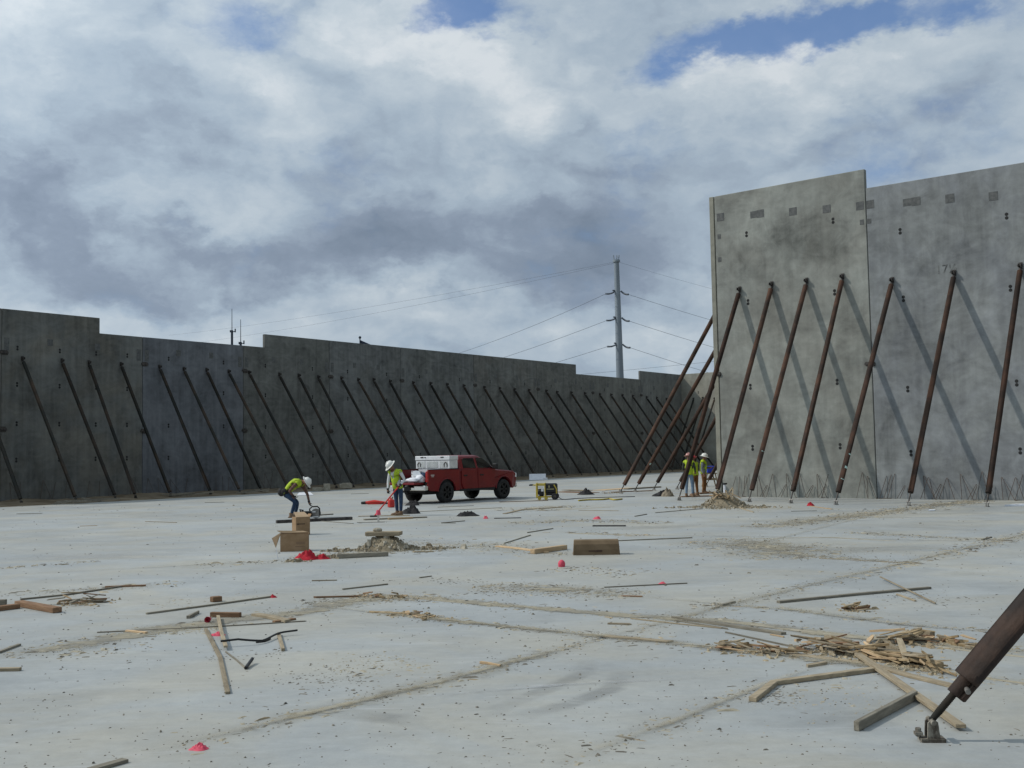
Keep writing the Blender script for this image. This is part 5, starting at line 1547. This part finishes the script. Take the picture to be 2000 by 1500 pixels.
for sy in (-1, 1):
    b = MB()
    prof = [(.785, Zb)] + arch(0, .53, Zb)[::-1] + [(-.98, .50), (-1.10, .62), (-1.13, 1.30), (-1.08, 1.335), (.785, 1.335)]
    b.prism(prof, min(sy * .885, sy * .965), max(sy * .885, sy * .965))
    b.build('bed_side', M['truck'], T, bevel=.02)
    b = MB(); b.box((-1.11, sy * .905, 1.06), (.08, .125, .42)); b.build('tail_light', M['lamp_red'], T, bevel=.015)
    b = MB(); b.box((0, sy * .72, .87), (1.1, .32, .24)); b.build('wheel_housing', M['rubber'], T, bevel=.03)
    b = MB(); b.box((-.15, sy * .925, 1.342), (1.85, .085, .012)); b.build('rail_cap', M['black'], T)
b = MB(); b.box((-.16, 0, .80), (1.88, 1.77, .05)); b.box((.75, 0, 1.06), (.05, 1.77, .50)); b.build('bed_floor', M['black'], T)
b = MB(); b.box((-1.41, 0, .80), (.56, 1.50, .07)); b.box((-1.40, 0, .842), (.5, 1.40, .014)); tg = b.build('tailgate', [M['truck']], T, bevel=.015)
b = MB(); b.box((-1.64, 0, .80), (.03, .24, .03)); b.build('latch_handle', M['black'], tg)
for sy in (-.70, .70):
    b = MB(); b.tube([(-1.09, sy * 1.22, 1.15), (-1.55, sy, .84)], .008, 5); b.build('tailgate_cable', M['dark_steel'], T)
b = MB()
b.box((-1.20, -.66, .62), (.20, .60, .20)); b.box((-1.20, .66, .62), (.20, .60, .20)); b.box((-1.18, 0, .59), (.18, .74, .14))
b.build('rear_bumper', M['chrome'], T, bevel=.03)
b = MB(); b.box((-1.30, 0, .60), (.02, .32, .16)); b.build('licence_recess', M['black'], T)
b = MB(); b.box((1.75, 0, .52), (5.4, 1.2, .20)); b.box((1.9, 0, .70), (1.9, 1.7, .40)); b.box((3.6, 0, .85), (1.3, 1.25, .5)); b.tube([(-1.0, .35, .42), (1.2, .35, .42)], .08, 10); b.tube([(-.95, -.55, .46), (-.35, -.6, .46)], .11, 10)
b.tube([(0, -.7, .42), (0, .7, .42)], .08, 8); b.tube([(WB, -.7, .42), (WB, .7, .42)], .06, 8)
b.build('chassis', M['rubber'], T)
# cab
def ywin(z):
    return .925 - (z - 1.285) / .60 * .20
rings = [(1.285, .80, 3.16, .925), (1.34, .81, 3.02, .912), (1.74, .93, 2.44, .775), (1.83, 1.00, 2.22, .72), (1.885, 1.16, 2.00, .60)]
b = MB(); vs = []; n = 0
for (z, xa, xb, y) in rings:
    vs += [(xa, -y, z), ((xa + xb) / 2, -y * 1.01, z), (xb, -y, z), (xb + (.08 if z < 1.8 else .03), 0, z), (xb, y, z), ((xa + xb) / 2, y * 1.01, z), (xa, y, z), (xa - .02, 0, z)]
fs = [(r * 8 + k, r * 8 + (k + 1) % 8, r * 8 + 8 + (k + 1) % 8, r * 8 + 8 + k) for r in range(4) for k in range(8)] + [tuple(range(32, 40)), tuple(range(7, -1, -1))]
b.add(vs, fs, 0, False)
b.build('cab_roof', M['truck'], T, bevel=.03)
for sy in (-1, 1):
    for nm, poly in (('rear_side_window', [(1.06, 1.36), (1.86, 1.345), (1.84, 1.765), (1.22, 1.755), (1.10, 1.70)]), ('front_side_window', [(1.98, 1.345), (2.93, 1.335), (2.80, 1.45), (2.42, 1.735), (2.33, 1.765), (1.98, 1.77)])):
        b = MB()
        o_ = [Vector((x, sy * (ywin(z) * 1.004 + .012), z)) for x, z in poly]; i_ = [Vector((x, sy * (ywin(z) - .03), z)) for x, z in poly]
        n = len(poly)
        b.add(o_ + i_, [tuple(range(n))] + [(i, (i + 1) % n, n + (i + 1) % n, n + i) for i in range(n)])
        b.build(nm, M['glass'], T)
    for nm, x0, x1 in (('rear_door', .90, 1.90), ('front_door', 1.94, 3.05)):
        b = MB()
        b.prism([(x0 + (.12 if nm == 'rear_door' else 0), .52), (x1 - (.0 if nm == 'rear_door' else .08), .52), (x1, .7), (x1, 1.30), (x0, 1.30), (x0, .72)], sy * .955, sy * .973)
        d_ = b.build(nm, M['truck'], T, bevel=.006)
        b = MB(); b.box((x0 + .22, sy * .983, 1.06), (.22, .03, .055)); b.build('handle', M['black'], d_, bevel=.008)
    b = MB(); b.box((2.92, sy * 1.08, 1.40), (.13, .24, .22)); b.box((2.95, sy * .95, 1.34), (.08, .12, .06)); b.build('side_mirror', M['black'], T, bevel=.03)
    b = MB(); b.box((4.56, sy * .74, .98), (.16, .30, .20)); b.build('headlight', M['lamp_clear'], T, bevel=.03)
    for cx in (0, WB):
        b = MB()
        pts = [(cx + .545 * math.cos(a), sy * .968, .42 + .545 * math.sin(a)) for a in [R(5 + 170 * i / 16) for i in range(17)]]
        b.tube(pts, .022, 6)
        b.build('arch_lip', M['truck'], T)
    b = MB(); b.box((1.9, sy * .95, .47), (2.2, .05, .09)); b.build('sill', M['rubber'], T)
for nm, x0, z0, x1, z1, y0, y1 in (('windscreen', 3.13, 1.32, 2.50, 1.72, .80, .68), ('rear_window', .81, 1.38, .93, 1.72, .70, .62)):
    o_ = .075 if nm == 'windscreen' else -.026
    b = MB(); b.add([(x0 + o_, -y0, z0), (x0 + o_, y0, z0), (x1 + o_, y1, z1), (x1 + o_, -y1, z1), (x0, -y0, z0), (x0, y0, z0), (x1, y1, z1), (x1, -y1, z1)], [(0, 1, 2, 3), (0, 1, 5, 4), (1, 2, 6, 5), (2, 3, 7, 6), (3, 0, 4, 7)]); b.build(nm, M['glass'], T)
b = MB(); b.box((4.66, 0, .58), (.10, 1.72, .22)); b.build('front_bumper', M['chrome'], T, bevel=.04)
b = MB(); b.box((4.615, 0, .88), (.06, 1.1, .34)); b.build('grille', M['black'], T, bevel=.02)
b = MB(); b.box((-.86, -.970, 1.12), (.20, .006, .035)); b.box((-.86, -.970, 1.06), (.14, .006, .025)); b.build('side_decal', M['white_print'], T)
# wheels
def lathe(prof, n, axis_pts):
    b = MB(); vs = []
    for (r, y) in prof:
        for k in range(n):
            a = 2 * math.pi * k / n
            vs.append((r * math.cos(a), y, r * math.sin(a)))
    m = len(prof)
    b.add(vs, [(j * n + k, j * n + (k + 1) % n, (j + 1) * n + (k + 1) % n, (j + 1) * n + k) for j in range(m - 1) for k in range(n)], 0, True)
    return b
for cx in (0, WB):
    for sy in (-1, 1):
        wl = lathe([(.24, -.13), (.30, -.145), (.39, -.14), (.415, -.10), (.42, 0), (.415, .10), (.39, .14), (.30, .145), (.24, .13), (.24, -.13)], 30, None)
        ty = wl.build('wheel', M['rubber'], T, (cx, sy * .84, .42))
        rb = lathe([(.245, -.12), (.262, -.135), (.25, -.10), (.235, -.02), (.06, -.03), (.06, -.10), (.001, -.105)], 24, None)
        for k in range(6):
            a = 2 * math.pi * k / 6
            u = Vector((math.cos(a), 0, math.sin(a)))
            rot = Matrix((u, Vector((0, 1, 0)), u.cross(Vector((0, 1, 0))))).transposed()
            rb.box(u * .15 + Vector((0, -.095, 0)), (.21, .05, .075), rot, taper=1.0)
        if sy > 0:
            for i, v in enumerate(rb.v):
                rb.v[i] = Vector((v.x, -v.y, v.z))
        rb.build('rim', M['black'], ty)
        ed = lathe([(.250, -.125), (.266, -.138), (.262, -.140), (.246, -.13)], 24, None)
        if sy > 0:
            for i, v in enumerate(ed.v):
                ed.v[i] = Vector((v.x, -v.y, v.z))
        ed.build('rim_edge', M['dark_steel'], ty)
# tool chest across the bed
X = thing('tool_chest', 'white aluminium tool chest across the truck bed behind the cab', 'tool chest', TW(.46, 0, 1.345), TH_)
b = MB(); b.box((0, 0, .18), (.50, 1.84, .34)); b.box((0, 0, -.12), (.46, 1.60, .26)); b.build('chest_body', M['white_metal'], X, bevel=.01)
b = MB(); b.box((-.005, 0, .44), (.54, 1.88, .17)); b.build('lid', M['white_metal'], X, bevel=.012)
b = MB(); b.box((-.253, 0, .352), (.012, 1.84, .014)); b.build('lid_gap', M['dark_steel'], X)
for y in (-.55, .55):
    b = MB(); b.box((-.282, y, .47), (.02, .17, .05)); b.build('latch', M['dark_steel'], X, bevel=.008)
b = MB(); b.box((-.282, .38, .47), (.02, .06, .04)); b.build('latch', M['dark_steel'], X)
for y0, y1 in ((-.82, -.40), (-.30, .30), (.40, .82)):
    b = MB(); b.box((-.255, (y0 + y1) / 2, .17), (.014, y1 - y0, .26)); pnl = b.build('face_panel', M['chrome'], X, bevel=.006)
for y in (-.72, .72):
    b = MB(); b.tube([(-.265, y - .07, .08), (-.28, y - .08, .20), (-.28, y, .27), (-.28, y + .08, .20), (-.265, y + .07, .08)], .014, 6); b.build('grab_handle', M['dark_steel'], X)
# things in the bed
X = thing('white_bucket', 'white plastic bucket tipped over in the open end of the truck bed', 'bucket', TW(-1.02, -.22, 1.06), TH_)
rot = Euler((R(35), R(-28), 0)).to_matrix()
b = MB(); b.tube([rot @ Vector((0, 0, -.17)), rot @ Vector((0, 0, .17))], [.13, .155], 18)
b.build('bucket_body', M['white_sheet'], X)
b = MB(); b.tube([rot @ Vector((0, 0, .12)), rot @ Vector((0, 0, .15))], [.163, .166], 18); b.tube([rot @ Vector((0, 0, .17)), rot @ Vector((0, 0, .19))], [.163, .16], 18); b.build('lid', M['white_metal'], X)
def lump(label, name, x, y, z, r3, m, seed, cat):
    b = MB(); b.ell((0, 0, 0), r3, None, 16, 10)
    for v in b.v:
        v += v * .32 * noise.noise(Vector((v.x / r3[0] * 2, v.y / r3[1] * 2, v.z / r3[2] * 2 + seed)))
    o = b.build(name, M[m], None, TW(x, y, z), TH_); return tag(o, label, cat)
lump('white plastic bag on the tailgate below the tipped bucket', 'white_bag', -1.34, -.36, .93, (.22, .30, .10), 'white_sheet', 1, 'bag')
lump('white plastic bag with dark openings beside the right tail lamp', 'white_bag', -1.12, -.55, .98, (.18, .20, .16), 'white_sheet', 4, 'bag')
lump('dark blue bundle in the truck bed behind the white bags', 'dark_bundle', -.80, -.45, 1.02, (.24, .20, .20), 'denim', 7, 'bundle')
lump('crumpled white sheet on the left part of the tailgate', 'white_bag', -1.38, .28, .89, (.18, .36, .05), 'white_sheet', 9, 'bag')
X = thing('paint_roller_rack', 'white slatted tray standing among the bags in the truck bed', 'tray', TW(-.80, -.10, .83), TH_)
b = MB(); b.box((0, 0, .24), (.04, .62, .44)); b.build('back_plate', M['white_sheet'], X)
b = MB()
for k in range(4):
    b.box((-.05, 0, .10 + k * .11), (.07, .56, .02))
b.build('slat', M['dark_steel'], X)

# ---------------------------------------------------------------- people
def skin_mesh(verts, rad, edges, root=0, sub=1):
    me = bpy.data.meshes.new('tmp'); me.from_pydata(verts, edges, [])
    ob = bpy.data.objects.new('tmp', me); COL.objects.link(ob)
    sk = ob.modifiers.new('s', 'SKIN'); sk.use_smooth_shade = True
    sb = ob.modifiers.new('u', 'SUBSURF'); sb.levels = sub; sb.render_levels = sub
    for i, r in enumerate(rad):
        sv = me.skin_vertices[0].data[i]
        sv.radius = r if isinstance(r, tuple) else (r, r)
        sv.use_root = (i == root)
    bpy.context.view_layer.update()
    out = bpy.data.meshes.new_from_object(ob.evaluated_get(bpy.context.evaluated_depsgraph_get()))
    bpy.data.objects.remove(ob)
    return out
def person(label, px, py, J, face, look, shirt, trouser, hat, vest=True, gloves=True, hat_tilt=(0, 0), hair=False, k=1.0, fingers_curl=.5):
    """J: joints (x right, y away, z up) in metres from the point between the feet; face: horizontal facing; look: gaze"""
    g0 = gp(px, py); g0.z = 0
    t = thing('person', label, 'person', g0)
    J = {a: Vector(v) * k for a, v in J.items()}
    f = Vector((face[0], face[1], 0)).normalized(); lft = Vector((-f.y, f.x, 0))
    look = Vector(look).normalized()
    names = ['pelvis', 'waist', 'chest', 'neck', 'head']
    J.setdefault('waist', J['pelvis'].lerp(J['chest'], .45))
    V = []; RD = []; E = []; B = []
    ix = {}
    def add(nm, p, r):
        ix[nm] = len(V); V.append(tuple(p)); RD.append(r); return ix[nm]
    def con(a, c, kind):
        E.append((ix[a], ix[c])); B.append((Vector(V[ix[a]]), Vector(V[ix[c]]), kind))
    add('pelvis', J['pelvis'], .145); add('waist', J['waist'], .138); add('chest', J['chest'], .158)
    add('collar', J['chest'].lerp(J['neck'], .62), .10)
    add('neck', J['neck'], .058); add('chin', J['neck'].lerp(J['head'], .55) + look * .012, .070); add('head', J['head'], .092); add('crown', J['head'] + (J['head'] - J['neck']).normalized() * .075, .062)
    con('pelvis', 'waist', 'shirt'); con('waist', 'chest', 'shirt'); con('chest', 'collar', 'shirt'); con('collar', 'neck', 'skin'); con('neck', 'chin', 'skin'); con('chin', 'head', 'skin'); con('head', 'crown', 'skin')
    for s in 'LR':
        add('sh' + s, J['sh' + s], .066); add('el' + s, J['el' + s], .047); add('wr' + s, J['wr' + s], .032)
        hd = (J['wr' + s] - J['el' + s]).normalized()
        add('pa' + s, J['wr' + s] + hd * .075, (.042, .026))
        con('collar', 'sh' + s, 'shirt'); con('sh' + s, 'el' + s, 'shirt'); con('el' + s, 'wr' + s, 'shirt'); con('wr' + s, 'pa' + s, 'skin')
        add('hi' + s, J['hi' + s], .098); add('kn' + s, J['kn' + s], .068); add('an' + s, J['an' + s], .052)
        con('pelvis', 'hi' + s, 'trouser'); con('hi' + s, 'kn' + s, 'trouser'); con('kn' + s, 'an' + s, 'trouser')
        ff = J.get('foot' + s, f)
        add('to' + s, J['an' + s] + ff.normalized() * .15 + Vector((0, 0, -.045)), .042)
        con('an' + s, 'to' + s, 'boot')
    me = skin_mesh(V, RD, E, 0, 2)
    mats = {'shirt': 0, 'trouser': 1, 'skin': 2, 'boot': 3}
    for m in (shirt, trouser, 'skin', 'boot'):
        me.materials.append(M[m])
    def near(c):
        best = (9, None)
        for a, e, kd in B:
            ab = e - a; h = max(0, min(1, (c - a).dot(ab) / ab.length_squared))
            d = (c - a - ab * h).length - (.03 if kd == 'boot' else 0)
            if d < best[0]:
                best = (d, (kd, a, e, h))
        return best[1]
    tors = []
    waist_z = J['pelvis'].lerp(J['waist'], .25)
    up_t = (J['chest'] - J['pelvis']).normalized()
    for p in me.polygons:
        kd, a, e, h = near(p.center)
        q = (p.center - J['pelvis']).dot(up_t)
        hip = any((e - J['hi' + x]).length < 1e-4 for x in 'LR')
        core = any((a - J[x]).length < 1e-4 for x in ('pelvis', 'waist', 'chest')) and not hip
        shl = any((e - J['sh' + x]).length < 1e-4 for x in 'LR')
        if hip and q > .03:
            kd = 'shirt'
        if kd == 'shirt' and core and q < -.02:
            kd = 'trouser'
        p.material_index = mats[kd]
        if (core and q > -.13) or (hip and q > -.03) or shl:
            tors.append(p.index)
    link('body', me, t)
    for s in 'LR':    # boots: sole and upper as one solid
        b = MB(); a = J['an' + s]; ff = J.get('foot' + s, f).normalized(); sd = Vector((-ff.y, ff.x, 0)); z0 = a.z - .082 * k
        rot = Matrix((ff, sd, Vector((0, 0, 1)))).transposed()
        b.ell(a + ff * .07 + Vector((0, 0, -.045)), (.155, .056, .055), rot, 12, 8)
        b.tube([a + Vector((0, 0, -.06)), a + Vector((0, 0, .07))], [.058, .062], 10)
        b.box(a + ff * .065 + Vector((0, 0, -.068)), (.30, .10, .024), rot)
        b.build('boot', M['boot'], t)
    if vest:
        bm = bmesh.new(); bm.from_mesh(me)
        bm.faces.ensure_lookup_table(); keep = set(tors)
        bmesh.ops.delete(bm, geom=[x for x in bm.faces if x.index not in keep], context='FACES')
        bm.normal_update()
        for v in bm.verts:
            v.co += v.normal * .02
        for x in bm.faces:
            c = x.calc_center_median(); q = (c - J['pelvis']).dot(up_t); r = (c - J['chest']).dot(lft)
            x.material_index = 1 if (.08 < q < .15) or (q > .15 and .07 < abs(r) < .125) else 0
        dead = []
        for x in bm.faces:
            c = x.calc_center_median(); q = (c - J['chest']).dot(up_t); r = (c - J['chest']).dot(lft); fr_ = x.normal.dot(f)
            if fr_ > .2 and q > -.12 and abs(r) < .015 + .20 * (q + .12):
                dead.append(x)
        bmesh.ops.delete(bm, geom=dead, context='FACES')
        bmesh.ops.delete(bm, geom=[v for v in bm.verts if not v.link_faces], context='VERTS')
        vm = bpy.data.meshes.new('safety_vest'); bm.to_mesh(vm); bm.free()
        vm.materials.clear(); vm.materials.append(M['vest']); vm.materials.append(M['stripe'])
        for p in vm.polygons:
            p.use_smooth = True
        vo = link('safety_vest', vm, t)
        md = vo.modifiers.new('cloth', 'SOLIDIFY'); md.thickness = .006; md.offset = -.5
    # hands: palm, four unequal fingers bent at the knuckles, thumb from the side
    for s in 'LR':
        w = J['wr' + s]; d = (w - J['el' + s]).normalized()
        d = J.get('hand' + s, d).normalized()
        side = d.cross(Vector((0, 0, 1)))
        side = side.normalized() if side.length > .1 else lft
        pn = J.get('palm' + s, side.cross(d)).normalized()      # palm normal
        wide = d.cross(pn).normalized()
        rot = Matrix((d, wide, pn)).transposed()
        b = MB(); b.ell(w + d * .055, (.062, .046, .021), rot, 10, 7); b.tube([w - d * .05, w + d * .02], [.040, .036], 10)
        for i, (o_, L) in enumerate(((-.032, .060), (-.011, .074), (.011, .070), (.031, .054))):
            p0 = w + d * .095 + wide * o_; c = fingers_curl
            p1 = p0 + (d * math.cos(c) + pn * math.sin(c)) * L * .5
            p2 = p1 + (d * math.cos(c * 2.2) + pn * math.sin(c * 2.2)) * L * .5
            b.tube([p0 - d * .02, p0, p1, p2], [.0105, .0105, .0095, .0075], 7)
        ts = w + d * .035 + wide * -.036
        b.tube([ts, ts + (d * .5 - wide * .7 + pn * .3).normalized() * .035, ts + (d * .8 - wide * .35 + pn * .7).normalized() * .066], [.014, .012, .009], 7)
        b.build('work_glove' if gloves else 'hand', M['black_cloth'] if gloves else M['skin'], t)
    # face and hat
    H = J['head']; side = look.cross(Vector((0, 0, 1))).normalized(); hu = side.cross(look).normalized()
    rot = Matrix((side, look, hu)).transposed()
    b = MB()
    b.tube([H + look * .082 + hu * .02, H + look * .112 - hu * .022, H + look * .085 - hu * .03], [.010, .019, .012], 7)
    for q in (-1, 1):
        b.ell(H + side * (.087 * q) - hu * .01, (.014, .024, .034), rot, 8, 6)
    b.ell(H + look * .062 - hu * .075, (.042, .035, .03), rot, 8, 6)
    b.build('face', M['skin'], t)
    b = MB()
    for q in (-.034, .034):
        b.ell(H + look * .088 + side * q + hu * .018, (.013, .008, .008), rot, 7, 5)
    b.ell(H + look * .094 - hu * .055, (.026, .008, .006), rot, 7, 5)
    b.build('eyes_and_mouth', M['black'], t)
    hh = hu
    if hat_tilt:
        hrot = Matrix.Rotation(hat_tilt[0], 3, side) @ rot
    else:
        hrot = rot
    b = MB(); c = H + (hrot @ Vector((0, 0, 1))) * .035
    b.ell(c, (.128, .150, .135), hrot, 20, 7, 0, .0)
    n = 24; vs = []
    for r, z in ((1, .006), (1.36, -.012), (1.36, -.020), (1, -.004)):
        for i in range(n):
            a = 2 * math.pi * i / n
            ext = 1 + (.10 * max(0, math.sin(a)) if r > 1 else 0)
            vs.append(c + hrot @ Vector((.128 * r * ext * math.cos(a), .150 * r * ext * math.sin(a), z)))
    b.add(vs, [(j * n + i, j * n + (i + 1) % n, ((j + 1) % 4) * n + (i + 1) % n, ((j + 1) % 4) * n + i) for j in range(4) for i in range(n)], 0, True)
    b.tube([c + hrot @ Vector((0, -.125, .085)), c + hrot @ Vector((0, 0, .142)), c + hrot @ Vector((0, .125, .085))], [.014, .020, .014], 8)
    b.build('hard_hat', M[hat], t)
    return t, J
# the man with the red handled tool
tA, JA = person('man in white hard hat and yellow vest standing with a long red handled tool', 777, 1007, dict(
    pelvis=(.01, 0, .90), chest=(-.07, -.01, 1.28), neck=(-.13, -.03, 1.47), head=(-.205, -.06, 1.595),
    shL=(.115, -.11, 1.385), elL=(.235, -.06, 1.14), wrL=(.10, -.20, .975), shR=(-.245, .05, 1.375), elR=(-.30, .02, 1.08), wrR=(-.305, -.06, .83),
    hiL=(.095, -.04, .87), knL=(.115, -.05, .48), anL=(.10, -.04, .085), hiR=(-.075, .04, .87), knR=(-.045, .02, .48), anR=(-.02, .06, .085),
    footL=(-.75, -.6, 0), footR=(-.9, -.4, 0), handL=(-.55, -.25, -.6), handR=(.1, -.1, -1)), (-.55, -.83), (-.72, -.35, -.55), 'white_shirt', 'denim', 'hat_white', hat_tilt=(R(-14), 0), fingers_curl=.9)
gA = gp(777, 1007)
top = Vector((gA.x + .055, gA.y - .235, .93)); bot = gp(731, 1012); bot.z = .06
X = thing('scraper', 'long red handled scraper leaning from the man to the boards', 'hand tool', (bot.x, bot.y, 0))
b = MB(); dd = (top - bot).normalized(); o0 = Vector((bot.x, bot.y, 0))
b.tube([bot - o0, top + dd * .28 - o0], .022, 8); b.build('handle', M['orange_red'], X)
b = MB(); b.box(bot - o0 + Vector((-.02, 0, .0)), (.22, .06, .05)); b.build('blade', M['dark_steel'], X)
# the bending man
tB, JB = person('man in white hard hat bending down over the dark planks and saw', 572, 1011, dict(
    pelvis=(-.235, .02, .80), waist=(-.09, .02, .98), chest=(.10, .01, 1.09), neck=(.315, .01, 1.15), head=(.43, .0, 1.12),
    shR=(.14, -.17, 1.07), elR=(-.06, -.27, .85), wrR=(.055, -.17, .70), shL=(.27, .16, 1.03), elL=(.44, .15, .74), wrL=(.515, .05, .48),
    hiR=(-.215, -.09, .77), knR=(.10, -.12, .50), anR=(-.035, -.11, .085), hiL=(-.22, .11, .77), knL=(.13, .13, .48), anL=(.05, .12, .085),
    footR=(1, -.1, 0), footL=(1, .1, 0), handR=(.9, .2, -.5), handL=(.35, -.1, -1)), (1, -.08), (.62, -.05, -.78), 'plaid', 'denim', 'hat_white', hat_tilt=(R(-8), 0))
b = MB(); b.ell(JB['pelvis'] + Vector((-.12, -.06, .02)), (.12, .13, .14), None, 10, 8); b.ell(JB['pelvis'] + Vector((.0, -.15, .02)), (.13, .06, .12), None, 10, 8); b.build('tool_pouch', M['black_cloth'], tB)
# three men at the sunlit wall's end
STAND = dict(pelvis=(0, 0, .92), chest=(0, 0, 1.30), neck=(0, 0, 1.50), head=(0, 0, 1.62))
def stand(f, armL, armR, lean=(0, 0), h=1.0, spread=.1):
    F = Vector((f[0], f[1], 0)).normalized(); L = Vector((-F.y, F.x, 0))
    J = {a: Vector(v) for a, v in STAND.items()}
    J['head'] = J['head'] + F * .03
    for a, q in (('chest', 1), ('neck', 1.3), ('head', 1.5)):
        J[a] = J[a] + Vector((lean[0], lean[1], 0)) * q
    for s, q, arm in (('L', 1, armL), ('R', -1, armR)):
        J['sh' + s] = J['chest'] + L * q * .19 + Vector((0, 0, .09))
        J['el' + s] = J['sh' + s] + L * q * .05 + F * arm[0] + Vector((0, 0, arm[1]))
        J['wr' + s] = J['el' + s] + F * arm[2] - L * q * arm[3] + Vector((0, 0, arm[4]))
        J['hi' + s] = J['pelvis'] + L * q * .09 + Vector((0, 0, -.04))
        J['kn' + s] = Vector((0, 0, .48)) + L * q * (.09 + spread * .3) + F * .04
        J['an' + s] = Vector((0, 0, .085)) + L * q * (.08 + spread * .5)
    return {a: v * h for a, v in J.items()}
hang = (-.02, -.28, .08, .02, -.25); bent = (.0, -.27, .22, .06, .02); low = (.06, -.26, .18, .03, -.14)
person('man in pinkish hard hat and faded jeans, nearest the rusty brace foot', 1347, 971, stand((.35, .93), bent, low, (0, .03), 1.02), (.35, .93), (.5, .8, -.2), 'dark_shirt', 'denim_light', 'hat_tan', gloves=False)
person('man in red hard hat and brown trousers, between the other two men', 1358.5, 968, stand((-.55, .8), low, bent, (-.04, .0), .96), (-.55, .8), (-.6, .6, -.4), 'dark_shirt', 'duck', 'hat_red', gloves=False)
person('man in white hard hat and brown trousers, right of the group, looking right', 1375, 964, stand((.8, -.35), bent, hang, (.02, 0), .99, .14), (.8, -.35), (.9, -.2, -.25), 'grey_shirt', 'duck', 'hat_white', gloves=False)
